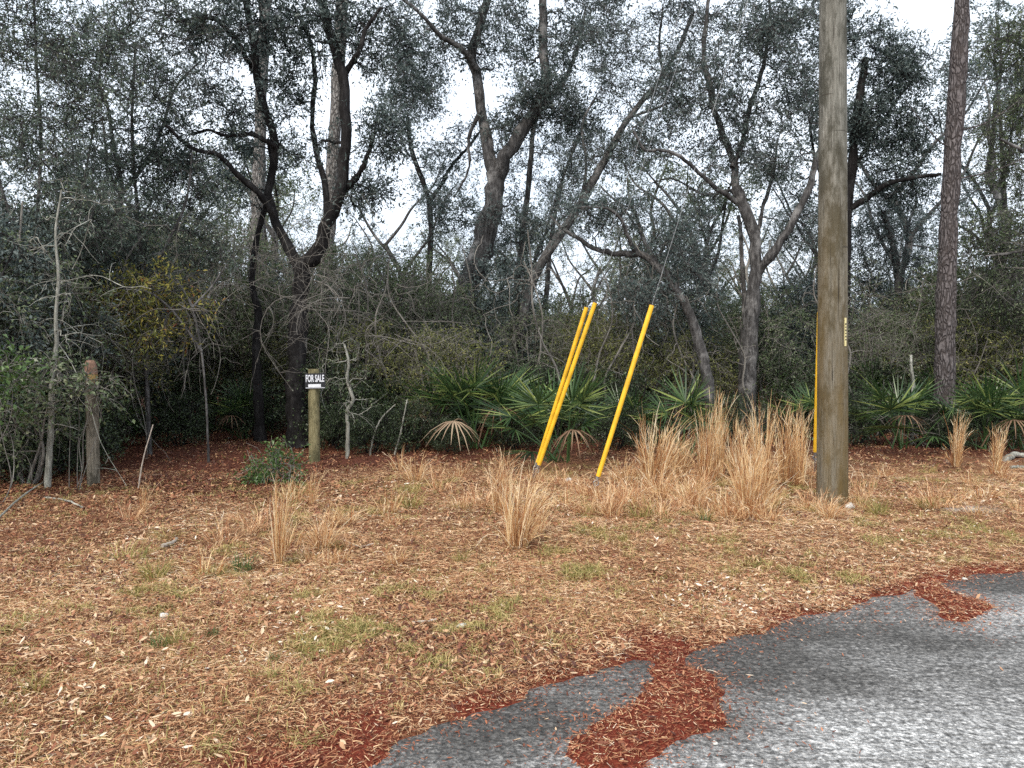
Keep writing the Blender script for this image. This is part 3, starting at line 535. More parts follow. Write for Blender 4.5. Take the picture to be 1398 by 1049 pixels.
# pines
def pine(label, Y, pts, w0, w1, seed, bark='pine_bark'):
    rng = np.random.RandomState(seed); c, r = limb3d(pts, Y, w0, w1, rng, 40, .08); c[0, 2] = gz(c[0]) - .06; r[:3] *= np.array([1.3, 1.12, 1.04])
    base = c[0].copy(); root = thing('pine_tree', base, label, 'pine tree'); tr = MB(); V, F = tubes(c[None], r[None], 18); tr.add(V, F)
    tip = c[-1]; T = tip + rdir(rng, 26) * np.array([1.9, 1.9, 1.5]) + np.array([0, 0, -.6]); BP, BR = grow([(c[20:], r[20:])], T, rng); V, F = tubes(BP, BR, 5); tr.add(V, F)
    cr = MB(); n = len(BP) * 140; bi = rng.randint(0, len(BP), n); P = BP[bi, 4 + rng.randint(0, 3, n)] + rng.normal(0, .08, (n, 3)); d = nrm(rdir(rng, n) + np.array([0, 0, .4])); l = rng.uniform(.14, .24, n)
    leaves(cr, P, d, rdir(rng, n), l, l * 0 + .006, rng.rand(n)); cr.build('crown', M['bright_leaf'], root, base)
    for k, (py, side, ll) in enumerate(((0.42, 1, 1.6), (.5, 1, 1.2), (.47, -1, 1.0))):     # dead side branches
        i = int(py * 39); q = crom(np.array([c[i], c[i] + np.array([side * .4 * ll, -.2, .12]), c[i] + np.array([side * ll, -.3, .55 + .1 * k])]), 10); V, F = tubes(q[None], np.linspace(.016, .004, 10)[None], 5); tr.add(V, F)
    tr.build('trunk', M[bark], root, base, True); return root
pine('tall pine with reddish plated bark right of the utility pole', 13.6, [(1290, 590), (1290, 480), (1293, 360), (1300, 220), (1307, 110), (1314, 0), (1322, -130), (1328, -260)], 27, 18, 31)
pine('pale straight pine trunk showing between the limbs of the forked black oak', 17.5, [(430, 580), (440, 420), (450, 300), (456, 200), (464, 60), (470, -60), (474, -180)], 19, 15, 32, 'pale_pine_bark')
pine('grey pine trunk just left of the forked black oak, partly hidden by its limbs', 19.0, [(345, 580), (347, 440), (350, 330), (354, 220), (357, 120), (362, 0), (366, -130)], 20, 15, 33, 'pale_pine_bark')

# far trees: three kinds, copied
def proto_tree(name, seed, H, nT, ln, leaf, bark, twigs=8, per=9):
    rng = np.random.RandomState(seed); LB = []; tr, cr, tw = MB(), MB(), MB(); w = lambda s: rng.normal(0, s, 3)
    p = [np.array([0, 0, -.1])]
    for k in range(5): p.append(p[-1] + np.array([rng.normal(0, .25), rng.normal(0, .25), H * .13]))
    c = crom(np.array(p), 20); LB.append((c, np.linspace(.15, .085, 20)))
    for k in range(4):
        a = c[[12, 15, 18, 19][k]]; an = rng.uniform(0, 6.28); q = [a]
        for j in range(4): q.append(q[-1] + np.array([math.cos(an) * H * .055, math.sin(an) * H * .055, H * .085]) + w(.16))
        LB.append((crom(np.array(q), 18), np.linspace(.07, .022, 18)))
    for cc, r in LB: V, F = tubes(cc[None], r[None], 8); tr.add(V, F)
    T = np.concatenate([l[0][-1 - rng.randint(0, 9)] + rdir(rng, nT // 4) * np.array([1.5, 1.5, 1.1]) * rng.rand(nT // 4, 1) ** .4 for l in LB[1:]] + [np.array([0, 0, H * .45]) + rdir(rng, nT // 5) * np.array([1.6, 1.6, 1.3])])
    BP, BR = grow(LB, T, rng); V, F = tubes(BP, BR, 4); tr.add(V, F); foliage(cr, tw, BP, rng, twigs, per, ln, .45, .6, twr=.005); tr.V += tw.V; tr.F += [f + tr.n for f in tw.F]; tr.T += tw.T; tr.n += tw.n
    return cr.mesh('crown', M[leaf]), tr.mesh('trunk', M[bark], smooth=True)
rng = np.random.RandomState(44)
PT = [proto_tree('oak', 51, 9.5, 90, .085, 'oak_leaf', 'oak_bark'), proto_tree('oak', 52, 8.0, 80, .085, 'shrub_leaf', 'oak_bark'), proto_tree('oak', 53, 7.0, 34, .085, 'grey_twig_leaf', 'twig_bark', 9, 4), proto_tree('oak', 54, 10.5, 60, .085, 'oak_leaf', 'oak_bark_dark')]
FL = ['grey-barked tree standing far back among the trunks behind the shrubs', 'green bushy tree standing far back among the trunks behind the shrubs', 'pale almost leafless tree far back among the trunks behind the shrubs', 'dark-barked tree standing far back among the trunks behind the shrubs']
roots = []
for k in range(4):
    r = thing('forest_tree', (0, 0, 0), FL[k], 'tree', 'far ' + ['grey', 'green', 'leafless', 'dark'][k] + ' trees in the woods'); link('crown', PT[k][0], r); link('trunk', PT[k][1], r); roots.append(r)
used = [0] * 4
for i in range(64):
    y = 21 + 32 * (i / 63) ** 1.2 + rng.uniform(-.8, .8); x = ((i * .6180339) % 1 * 2 - 1) * (.66 * y + 5) + rng.uniform(-.7, .7); k = int(rng.choice(4, p=[.28, .24, .32, .16])); s = rng.uniform(.75, 1.1)
    r = roots[k]
    if used[k]: r = dup(r, (x, y, 0), rng.uniform(0, 6.28), s, FL[k])
    else: r.location = (x, y, 0); r.scale = (s, s, s)
    used[k] += 1
# far woods, one mass
rng = np.random.RandomState(45); wm = MB(); n = 90000; x = rng.uniform(-75, 75, n); y = rng.uniform(54, 74, n); top = 3.2 + 5 * fbm(x, y, 7, 95); z = top * rng.rand(n) ** .8
keep = fbm(x + z, y + z * 1.7, 2.2, 97) > .40; x, y, z = x[keep], y[keep], z[keep]; n = len(x); l = rng.uniform(.16, .34, n); leaves(wm, np.stack([x, y, z], -1), rdir(rng, n), rdir(rng, n), l, l * .5, np.clip(rng.beta(2, 2, n) + .1, 0, 1))
tag(wm.build('woods', M['shrub_leaf']), kind='stuff')

# ------------------------------------------------------------------ understory shrubs
def proto_shrub(seed, H, Wd, nT, ln, lw, leaf, bark, twigs, per, spread=.42, nst=6, bare=0, zmin=.25, lean=.5, rst=.022):
    rng = np.random.RandomState(seed); LB = []; tr, cr, tw = MB(), MB(), MB()
    for k in range(nst):
        an = rng.uniform(0, 6.28); q = [np.array([math.cos(an) * .12, math.sin(an) * .12, -.05])]
        for j in range(4): q.append(q[-1] + np.array([math.cos(an) * Wd * .5 * lean * .25, math.sin(an) * Wd * .5 * lean * .25, H * .2]) + rng.normal(0, .06, 3))
        LB.append((crom(np.array(q), 16), np.linspace(rst, rst * .36, 16)))
    for c, r in LB: V, F = tubes(c[None], r[None], 6); tr.add(V, F)
    d = rdir(rng, nT) * rng.rand(nT, 1) ** .33; T = np.stack([d[:, 0] * Wd * .5, d[:, 1] * Wd * .5, H * (zmin + (1 - zmin) * (.5 + .5 * d[:, 2])) - .15], -1)
    BP, BR = grow(LB, T, rng, rmax=.012); V, F = tubes(BP, BR, 4); tr.add(V, F)
    foliage(cr, tw, BP, rng, twigs, per, ln, lw, spread, bare=bare, twr=.0042); tr.V += tw.V; tr.F += [f + tr.n for f in tw.F]; tr.T += tw.T; tr.n += tw.n
    return cr.mesh('crown', M[leaf]), tr.mesh('stems', M[bark], smooth=True)
PS = [proto_shrub(61, 3.3, 2.6, 140, .064, .42, 'shrub_leaf', 'twig_bark', 8, 8), proto_shrub(62, 2.5, 2.3, 115, .058, .46, 'olive_leaf', 'twig_bark', 8, 7),
      proto_shrub(63, 3.0, 2.2, 105, .055, .4, 'grey_twig_leaf', 'twig_bark', 9, 6, .55, 8, .2), proto_shrub(64, 3.6, 2.2, 115, .066, .4, 'oak_leaf', 'oak_bark_dark', 8, 8),
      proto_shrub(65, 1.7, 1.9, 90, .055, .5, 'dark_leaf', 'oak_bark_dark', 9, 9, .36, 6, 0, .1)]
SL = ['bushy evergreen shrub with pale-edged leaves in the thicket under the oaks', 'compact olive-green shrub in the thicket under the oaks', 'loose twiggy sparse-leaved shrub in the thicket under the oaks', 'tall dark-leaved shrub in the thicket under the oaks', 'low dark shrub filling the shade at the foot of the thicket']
SG = ['bushy evergreen shrubs', 'compact olive shrubs', 'twiggy sparse-leaved shrubs', 'tall dark shrubs', 'low shade shrubs']
sroots = []
for k in range(5):
    r = thing('shrub', (0, 0, 0), SL[k], 'shrub', SG[k] + ' in the thicket'); link('crown', PS[k][0], r); link('stems', PS[k][1], r); sroots.append(r)
sused = [0] * 5
def shrub(k, x, y, s, rz):
    r = sroots[k]
    if sused[k]: r = dup(r, (x, y, gz((x, y))), rz, s, SL[k])
    else: r.location = (x, y, gz((x, y))); r.scale = s if hasattr(s, '__len__') else (s, s, s); r.rotation_euler = (0, 0, rz)
    sused[k] += 1
rng = np.random.RandomState(66)
for off, step, kinds in ((1.0, 84, [4, 4, 4, 1]), (1.9, 92, [1, 0, 2, 1]), (3.2, 92, [0, 3, 2, 1]), (4.8, 84, [3, 0, 2, 0]), (6.5, 74, [0, 2, 1, 3]), (10, 62, [0, 2, 1, 2]), (16, 50, [0, 1, 2, 3])):
    for px in np.arange(-210, 1640, step):
        p = px + rng.uniform(-30, 30); y = float(front_depth(p)) + off + rng.uniform(-.45, .45); x = (p - 699) / FPX * y
        if any(abs(p - q) < wq and y < dq for q, dq, wq in ((1022, 15, 52), (1290, 13.8, 46), (408, 13.2, 60), (634, 16, 20))): continue
        k = int(rng.choice(kinds)); s = rng.uniform(.8, 1.12) * (.95 if off < 3 else 1.05)
        shrub(k, x, y, s, rng.uniform(0, 6.28))
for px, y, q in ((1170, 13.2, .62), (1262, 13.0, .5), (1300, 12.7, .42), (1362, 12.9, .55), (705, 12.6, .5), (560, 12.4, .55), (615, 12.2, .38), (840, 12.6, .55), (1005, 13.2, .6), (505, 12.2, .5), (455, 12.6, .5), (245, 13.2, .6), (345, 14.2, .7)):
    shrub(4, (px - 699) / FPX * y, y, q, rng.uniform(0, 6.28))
# taller bushes closing the gap under the oak limbs
for px, y, k, q in ((190, 15.6, 0, 1.35), (235, 16.4, 2, 1.5), (285, 15.8, 0, 1.4), (330, 16.8, 2, 1.5), (160, 14.6, 2, 1.4), (480, 15.2, 0, 1.15), (520, 16.0, 2, 1.3), (580, 15.4, 0, 1.1), (460, 17.5, 2, 1.4), (110, 13.6, 0, 1.45), (880, 16.6, 2, 1.25), (1120, 17.5, 2, 1.3), (1340, 16.0, 0, 1.3), (1400, 15.6, 2, 1.4), (1300, 17.6, 1, 1.5)):
    shrub(k, (px - 699) / FPX * y, y, (q * .85, q * .85, q), rng.uniform(0, 6.28))
# the left-hand thicket, nearer
for px, y, k, s in ((-60, 8.9, 3, .95), (0, 9.6, 0, .95), (25, 10.3, 3, 1.0), (85, 10.9, 2, .95), (-110, 9.5, 0, 1), (60, 11.6, 3, 1.1), (120, 11.8, 1, 1.0), (-30, 10.6, 4, 1.1), (30, 9.5, 4, .7), (95, 10.3, 4, .8), (150, 12.6, 3, 1.0), (-5, 11.8, 0, 1.2)):
    shrub(k, (px - 699) / FPX * y, y, s, rng.uniform(0, 6.28))
def own_shrub(px, py, H, W, label, leaf, seed, nT=60, ln=.05, per=10, cat='shrub', bark='twig_bark', **kw):
    p = on(px, py); a, b = proto_shrub(seed, H, W, nT, ln, .5, leaf, bark, 8, per, .3, 6, **kw); r = thing('shrub', p, label, cat); link('crown', a, r); link('stems', b, r); return r
own_shrub(374, 662, .50, .64, 'small round glossy green bush on the leafy trail, left of the sign post', 'bright_leaf', 71, 64, .05, 13, zmin=.05, rst=.006)
own_shrub(-22, 700, 1.75, .75, 'bright green leafy shrub at the left edge of the view', 'bright_leaf', 72, 26, .065, 8, zmin=.55, rst=.006)
own_shrub(1085, 590, 1.5, 2.0, 'fresh green low shrub just left of the utility pole', 'bright_leaf', 73, 70, .05, 9)
own_shrub(640, 590, 2.4, 1.9, 'very dark dense bush above the largest palmetto', 'oak_leaf', 74, 130, .05, 12)
own_shrub(520, 600, 1.2, 1.2, 'pale olive shrub between the sign post and the palmettos', 'grey_twig_leaf', 75, 50, .045, 7)

own_shrub(92, 674, 1.75, 1.1, 'sparse leafy sprig reaching in front of the left post top', 'shrub_leaf', 76, 26, .06, 5, zmin=.6, rst=.005, lean=.3)
own_shrub(30, 668, 1.3, 1.2, 'mid-green low shrub at the foot of the thin pale sapling', 'shrub_leaf', 77, 40, .06, 6)

# ------------------------------------------------------------------ bare twigs and vines
def vine(label, cx, cy, rx, ry, Y, n, seed, lo=.8, hi=2.2, rad=.006, mat='twig_bark', hang=1.0):
    rng = np.random.RandomState(seed); a = np.array([at(cx + rng.normal(0, .5) * rx, cy - abs(rng.normal(0, .5)) * ry, Y + rng.normal(0, .35)) for _ in range(n)]); m = 12; d = nrm(rng.normal(0, 1, (n, 3)) * np.array([1, .6, .8])); Lg = rng.uniform(lo, hi, n)
    P = np.zeros((n, m, 3)); P[:, 0] = a; wv = rng.normal(0, .22, (n, 3))
    for i in range(1, m):
        P[:, i] = P[:, i - 1] + d * (Lg / (m - 1))[:, None]; wv = wv * .75 + rng.normal(0, .16, (n, 3)); d = nrm(d + wv * .8 + np.array([0, 0, -.16 * hang]))
    r = rng.uniform(.45, 1.3, n)[:, None] * rad * np.linspace(1, .4, m)[None]; mb = MB(); V, F = tubes(P, r, 5); mb.add(V, F)
    # side twigs
    q = n * 6; bi = rng.randint(0, n, q); i0 = rng.randint(2, m - 1, q); A = P[bi, i0]; dd = nrm(P[bi, i0] - P[bi, i0 - 1] + rdir(rng, q) * .9); l = rng.uniform(.12, .5, q); tt = np.linspace(0, 1, 5)[None, :, None]
    c = A[:, None] + dd[:, None] * l[:, None, None] * tt; c[:, :, 2] -= .3 * l[:, None] * tt[..., 0] ** 2 * hang; c += rng.normal(0, .012, c.shape) * (tt > 0); V, F = tubes(c, np.linspace(.0035, .0018, 5)[None].repeat(q, 0), 4); mb.add(V, F)
    base = P[0, 0]; root = mb.build('vine_tangle', M[mat], None, base, True); root.location = base; return tag(root, label, 'vines')
vine('tangle of bare grey vines draped over the forked black oak beside the sign', 425, 420, 70, 90, 12.3, 46, 81, .8, 2.4, .006, 'twig_bark')
vine('curtain of bare grey twigs hanging above the leafy trail', 300, 400, 70, 90, 12.4, 40, 82, .8, 2.4, .005, 'twig_bark')
vine('bare grey vine stems hanging between the left post and the yellowing tree', 235, 470, 60, 80, 11.4, 20, 83)
vine('pale twigs threading the thicket at the left edge', 30, 480, 60, 130, 9.5, 34, 84, .8, 2.2, .006, 'lichen_bark')
vine('fine bare twigs in the treetops at the upper left', 230, 130, 100, 110, 11.6, 36, 85, .6, 1.8, .005, 'oak_bark', .5)
vine('grey twigs arching out of the thicket right of the sign post', 520, 480, 60, 70, 12.5, 12, 86)
vine('grey leafless twigs in the woods right of the tall pine', 1365, 390, 50, 80, 14.5, 26, 87, .6, 1.6)
vine('dead brush of grey twigs under the palmettos behind the utility pole', 1215, 590, 70, 30, 13.0, 26, 88, .3, .9, .006, 'twig_bark', .2)
def sapling(label, pts, Y, w0, w1, twl, seed, mat='lichen_bark', leaf=None, cat='sapling', name='sapling'):
    rng = np.random.RandomState(seed); c, r = limb3d(pts, Y, w0, w1, rng, 34, .3); c[0, 2] = gz(c[0]) - .03; r = np.maximum(r, .006); tr = MB(); V, F = tubes(c[None], r[None], 9); tr.add(V, F); base = c[0].copy()
    root = thing(name, base, label, cat)
    if twl:
        T = np.array([c[rng.randint(6, 33)] + nrm(np.array([rng.normal(), rng.normal() * .7, rng.normal(.25, .4)])) * rng.uniform(.3, 1) * twl for _ in range(26)]); BP, BR = grow([(c, r)], T, rng, .15, rmax=.009); V, F = tubes(BP, BR, 5); tr.add(V, F)
        tw, cr = MB(), MB(); foliage(cr, tw, BP, rng, 3, 5, .042, .45, .3, twr=.0028, bare=.3); tr.V += tw.V; tr.F += [f + tr.n for f in tw.F]; tr.T += tw.T; tr.n += tw.n
        if leaf: cr.build('crown', M[leaf], root, base)
    tr.build('trunk', M[mat], root, base, True); return root
sapling('thin pale lichen-spotted sapling just left of the left wooden post', [(63, 688), (66, 640), (70, 570), (71, 520), (77, 470), (76, 430), (80, 380), (76, 320), (84, 260)], 8.95, 9.5, 2.2, .6, 91, 'lichen_bark', 'shrub_leaf')
sapling('short crooked pale sapling right of the sign post', [(474, 630), (475, 590), (474, 562), (482, 545), (474, 520), (476, 495), (470, 470)], 11.6, 6, 3, .5, 92, 'lichen_bark', 'shrub_leaf')
sapling('pale bent stem leaning right in front of the dark thicket right of the sign', [(505, 618), (512, 590), (522, 570), (540, 552)], 12.0, 2.8, 1.6, 0, 93, 'lichen_bark')
sapling('thin straight pale stem in front of the dark thicket, left of the dead palmetto fan', [(538, 622), (546, 595), (552, 565), (556, 545)], 12.0, 2.6, 1.6, 0, 94, 'lichen_bark')
sapling('bare stalk standing in the grass right of the left wooden post', [(186, 690), (190, 660), (196, 625), (209, 580)], 8.8, 2.2, 1.2, 0, 95, 'dead_wood', cat='dead stalk', name='dead_stalk')
sapling('thin grey dead stem above the palmettos left of the tall pine', [(1246, 540), (1247, 520), (1244, 500), (1244, 485)], 13.0, 4.5, 3, 0, 96, 'lichen_bark', cat='dead stalk', name='dead_stalk')

STM = 'thin grey bare stem standing among the shrubs of the thicket'
sp = []
for k in range(4):
    rs = np.random.RandomState(170 + k); q = [np.array([0, 0, -.05])]
    for j in range(6): q.append(q[-1] + np.array([rs.normal(0, .14), rs.normal(0, .14), .55]))
    c = crom(np.array(q), 26); r = np.linspace(.026, .010, 26); mb = MB(); V, F = tubes(c[None], r[None], 7); mb.add(V, F)
    BP, BR = grow([(c, r)], np.array([c[rs.randint(9, 26)] + rdir(rs, 1)[0] * np.array([.9, .9, .5]) for _ in range(16)]), rs, .2, rmax=.009); V, F = tubes(BP, BR, 5); mb.add(V, F)
    sp.append(mb.mesh('bare_stem', M['twig_bark'], smooth=True))
rng = np.random.RandomState(175)
for px in np.arange(20, 1390, 33):
    p = px + rng.uniform(-14, 14); y = float(front_depth(p)) + rng.uniform(.3, 2.6); x = (p - 699) / FPX * y
    o = link('bare_stem', sp[rng.randint(4)]); o.location = (x, y, gz((x, y))); q = rng.uniform(.7, 1.15); o.scale = (q, q, q); o.rotation_euler = (rng.normal(0, .12), rng.normal(0, .12), rng.uniform(0, 6.28)); tag(o, STM, 'bare stem', 'bare stems in the thicket')

# ------------------------------------------------------------------ palmettos
def frond(seed, elev, L0, nl, bl, droop, dead=False):
    rng = np.random.RandomState(seed); tt = np.linspace(0, 1, 8); e = R(elev); ang = e - (R(70) if dead else R(22)) * tt ** 2
    st = np.stack([np.cos(ang), 0 * ang, np.sin(ang)], -1) * L0 / 7; c = np.vstack([[0, 0, .02], np.cumsum(st, 0)[:-1] + [0, 0, .02]]); V, F = tubes(c[None], np.linspace(.011, .006, 8)[None], 5); mb = MB(); mb.add(V, F, .6)
    h = c[-1]; t = nrm(c[-1] - c[-2]); s = np.array([0, 1., 0]); nn = np.cross(t, s)
    a = np.linspace(-R(112), R(112), nl) + rng.normal(0, .04, nl); l = bl * (.72 + .28 * np.cos(a * .8)) * rng.uniform(.88, 1.08, nl); d = nrm(np.cos(a)[:, None] * t + np.sin(a)[:, None] * s - nn * (.10 + .05 * rng.normal(size=nl))[:, None]); 
    u = np.array([0, .3, .65, 1.0]); P = h + d[:, None] * l[:, None, None] * u[None, :, None]; P[:, :, 2] -= (droop * l * rng.uniform(.6, 1.4, nl))[:, None] * u[None] ** 2.2
    W = np.array([.008, .024, .017, .002]) * (bl / .5); sd = nrm(np.cross(d, nn)); up = np.cross(sd, d)
    tn = np.clip(rng.normal(.5, .27, nl) + rng.normal(0, .2), 0, 1)
    for sg in (1, -1):
        e0 = P; e1 = P + sg * sd[:, None] * W[None, :, None] * .5 + up[:, None] * W[None, :, None] * .3; n = len(P)
        V = np.stack([e0, e1], 2).reshape(-1, 3); b = np.arange(n)[:, None] * 8; i = np.arange(3)[None] * 2; mb.add(V, np.stack([b + i, b + i + 1, b + i + 3, b + i + 2], -1).reshape(-1, 4), np.repeat(tn, 3))
    return mb.mesh('dead_frond' if dead else 'frond', M['palm_dead' if dead else 'palm_leaf'])
FR = [frond(101, 88, .72, 20, .56, .02), frond(102, 74, .78, 22, .58, .04), frond(103, 60, .72, 20, .56, .06), frond(104, 45, .66, 22, .56, .10), frond(105, 28, .58, 20, .52, .16), frond(106, 68, .56, 18, .48, .04), frond(107, 52, .84, 22, .60, .06)]
FD = [frond(111, 58, .80, 16, .42, .55, True), frond(112, 66, .72, 14, .38, .7, True), frond(113, 46, .85, 15, .40, .5, True)]
rng = np.random.RandomState(120)
def palmetto(px, py, s, label, nf=15, nd=1, group=None, aim=None):
    py += 5; s *= 1.22; p = on(px, py); r = thing('palmetto', p, label, 'palmetto', group); r.scale = (s, s, s); a0 = rng.uniform(0, 6.28)
    for k in range(int(nf * .82)):
        f = link('frond', FR[[0, 1, 2, 3, 6, 1, 0, 4, 5, 2, 1, 2, 3, 1, 0, 5][k % 16]], r); f.rotation_euler = (rng.normal(0, .08), rng.normal(0, .10), a0 + k * 2.4 + rng.normal(0, .2)); f.location = (rng.normal(0, .08), rng.normal(0, .08), 0); q = rng.uniform(.8, 1.12); f.scale = (q, q, q)
    for k in range(nd):
        f = link('dead_frond', FD[rng.randint(3)], r); f.rotation_euler = (0, 0, (aim[k] if aim else -1.57 + rng.uniform(-.9, .9))); tag(f, 'dry tan dead fan hanging down')
    return r
PL = [(652, 612, 1.12, 'largest palmetto clump with tan dead fans below it, left of the paired yellow guards', 18, 2, [-1.0, -1.9]), (762, 628, .88, 'rounded palmetto clump behind the paired yellow guards, at the thicket edge', 19, 1, [-1.3]), (592, 603, .95, 'dark palmetto with a drooping dead fan left of the largest palmetto', 12, 1, [-1.9]),
      (700, 606, .9, 'shaded palmetto between the largest clump and the paired guards', 12, 0, None), (487, 600, .8, 'palmetto in deep shade right of the sign post', 10, 0, None), (944, 622, .85, 'palmetto rising behind the tall grass right of the single guard', 12, 0, None),
      (1228, 614, .92, 'bright palmetto between the utility pole and the tall pine, front one', 16, 1, [-1.9]), (1208, 588, 1.05, 'tall palmetto behind the bright one near the utility pole', 12, 0, None), (1268, 590, .95, 'shaded palmetto just left of the tall pine trunk', 12, 0, None),
      (1338, 612, .92, 'palmetto just right of the tall pine with a dead fan beside dry grass', 15, 1, [-1.4]), (1392, 612, .92, 'palmetto at the right edge with a pale dead fan at its foot', 15, 1, [-1.7, -1.1]), (1372, 588, 1.15, 'tall dark palmetto behind the others near the right edge', 13, 0, None), (150, 612, .85, 'palmetto half hidden behind the left wooden post', 11, 0, None),
      (330, 598, .75, 'small palmetto at the far end of the leafy trail', 10, 1, None), (855, 606, .75, 'shaded palmetto behind the single yellow guard', 10, 0, None), (535, 598, .8, 'palmetto in the dark gap between the sign and the largest palmetto', 10, 0, None), (1110, 600, .8, 'palmetto behind the tall grass just left of the utility pole', 10, 0, None)]
for a in PL: palmetto(*a[:6], aim=a[6])

# ------------------------------------------------------------------ tall dry grass and tufts
def clump_mesh(name, seed, n, H, spread, rad, mat, lean=.12, curl=.5, fuzz=2, wd=.006, lo=.45):
    rng = np.random.RandomState(seed); m = 7; a = rng.uniform(0, 6.28, n); rr = rad * np.sqrt(rng.rand(n)); P0 = np.stack([np.cos(a) * rr, np.sin(a) * rr, 0 * a - .01], -1)
    h = H * rng.uniform(lo, 1, n); out = nrm(np.stack([np.cos(a), np.sin(a), 0 * a], -1) + rng.normal(0, .6, (n, 3)) * np.array([1, 1, 0])); th = np.abs(rng.normal(0, spread, n)); bend = np.abs(rng.normal(0, curl, n)); tt = np.linspace(0, 1, m)
    P = np.zeros((n, m, 3)); P[:, 0] = P0
    for i in range(1, m):
        ang = th + bend * tt[i] ** 2; P[:, i] = P[:, i - 1] + (out * np.sin(ang)[:, None] + np.array([lean * tt[i], 0, 0]) + np.cos(ang)[:, None] * np.array([0, 0, 1.])) * (h / (m - 1))[:, None]
    P += rng.normal(0, .006, P.shape) * np.linspace(0, 1, m)[None, :, None]; P[:, :, 2] = np.maximum(P[:, :, 2], .004)
    mb = MB(); sd = nrm(rng.normal(0, 1, (n, 3)) * np.array([1, 1, .2])); tn = np.clip(rng.beta(1.5, 1.8, n), 0, 1)
    ribbons(mb, P, wd * rng.uniform(.6, 1.3, n)[:, None] * np.array([.7, 1, 1, .9, .75, .55, .2])[None], sd, tn)
    q = int(n * fuzz)
    if q:
        bi = rng.randint(0, n, q); i0 = rng.randint(2, m - 1, q); A = P[bi, i0]; d = nrm(nrm(P[bi, i0] - P[bi, i0 - 1]) + rdir(rng, q) * .38); l = rng.uniform(.06, .24, q) * min(1, H / .8); t3 = np.linspace(0, 1, 4)[None, :, None]; c = A[:, None] + d[:, None] * l[:, None, None] * t3; c[:, :, 2] -= .18 * l[:, None] * t3[..., 0] ** 2; c[:, :, 2] = np.maximum(c[:, :, 2], .004)
        ribbons(mb, c, wd * .75 * np.array([1, .9, .7, .2])[None].repeat(q, 0), nrm(rng.normal(0, 1, (q, 3))), np.clip(tn[bi] * .55 + .42 + rng.normal(0, .12, q) + .12 * (i0 - 3.5) / 2, 0, 1))
    return mb.mesh(name, M[mat])
def stand_mesh(seed, n, H, spread, rad, lean, curl, sk):
    """upright plumed stems over a skirt of arching dead blades"""
    me1 = clump_mesh('grass_clump', seed, n, H, spread, rad, 'broomsedge', lean, curl, 3.0, .008, .3); me2 = clump_mesh('skirt', seed + 300, sk, .52, .5, rad * 1.1, 'broomsedge', 0, 1.3, .8, .009, .4)
    a = link('a', me1); b = link('b', me2); import bmesh
    bm = bmesh.new(); bm.from_mesh(me1); bm.from_mesh(me2); me = bpy.data.meshes.new('grass_clump'); bm.to_mesh(me); bm.free(); me.materials.append(M['broomsedge']); bpy.data.objects.remove(a); bpy.data.objects.remove(b); return me
GC = [stand_mesh(131, 120, 1.0, .10, .10, .16, .42, 60), stand_mesh(132, 125, 1.0, .19, .12, .18, .55, 80), stand_mesh(133, 85, 1.0, .06, .06, .12, .28, 40), stand_mesh(134, 85, 1.0, .48, .12, .1, 1.2, 60), stand_mesh(135, 30, 1.0, .22, .06, .15, .6, 16)]
rng = np.random.RandomState(140)
def grass(k, px, py, hpx, wf, label, group=None, rz=None):
    if 950 < px < 1100 and hpx > 90: wf *= .82; rz = rng.uniform(-2.2, 2.2)
    hpx *= rng.uniform(.92, 1.08)
    p = on(px, py); s = 1.1 * hpx * p[1] / FPX; o = link('grass_clump', GC[k]); o.location = tuple(p); o.scale = (s * wf, s * wf, s); o.rotation_euler = (0, 0, rng.uniform(-.5, .5) if rz is None else rz)
    return tag(o, label, 'grass clump', group)
TG = [(2, 382, 772, 118, .85, 'narrow upright clump of bleached broom grass left of centre in the open ground'), (3, 440, 752, 74, 1.2, 'sprawling tawny grass clump right of the narrow bleached clump'),
      (1, 706, 752, 132, .95, 'broad clump of tall tawny grass just below the paired yellow guards'), (4, 735, 735, 90, 1.0, 'thin wisp of pale grass at the right of the broad clump below the guards'), (0, 682, 700, 84, .9, 'tawny grass standing behind the broad clump below the guards'),
      (1, 893, 668, 108, 1.0, 'bushy rust-coloured grass clump right of the single yellow guard'), (0, 963, 668, 122, .8, 'tall tawny grass at the left end of the big stand by the pole'), (2, 981, 655, 112, .9, 'slim tall grass plume second from the left in the big stand'),
      (1, 1022, 712, 138, .85, 'tallest pale grass clump at the front of the big stand by the pole'), (0, 1040, 680, 136, .8, 'plumed grass clump rising highest in the middle of the big stand'), (0, 1072, 665, 112, .8, 'grass plume bent over at the right of the big stand'), (2, 1092, 668, 106, 1.0, 'straight grass clump nearest the left side of the utility pole'),
      (0, 1006, 652, 88, .9, 'shorter tawny grass filling the back of the big stand'), (3, 1035, 705, 70, 1.3, 'arching pale grass spilling forward from the front of the big stand'), (3, 900, 690, 52, 1.4, 'low matted straw grass under the rust-coloured clump'), (3, 945, 700, 50, 1.5, 'low tangled straw left of the tallest grass clump'),
      (2, 1305, 640, 72, .95, 'small rust-orange grass tuft standing upright before the pine trunk'), (2, 1361, 642, 62, 1.0, 'small rust-orange grass tuft near the right edge'), (4, 1078, 640, 92, 1.0, 'wispy grass stems behind the straight clump near the pole'),
      (4, 195, 705, 60, .9, 'few thin dry stems beside the bare stalk near the left post'), (4, 425, 690, 60, 1.0, 'wispy dry stems in front of the round green bush'), (3, 568, 662, 44, 1.5, 'arching tan grass tuft at the thicket edge right of the sign'),
      (3, 850, 662, 44, 1.5, 'flattened rust-coloured grass behind the base of the single guard'), (3, 1130, 712, 40, 1.6, 'dry grass around the foot of the utility pole'), (1, 925, 655, 74, 1.0, 'tawny grass between the rust-coloured clump and the big stand')]
for a in TG: grass(*a)
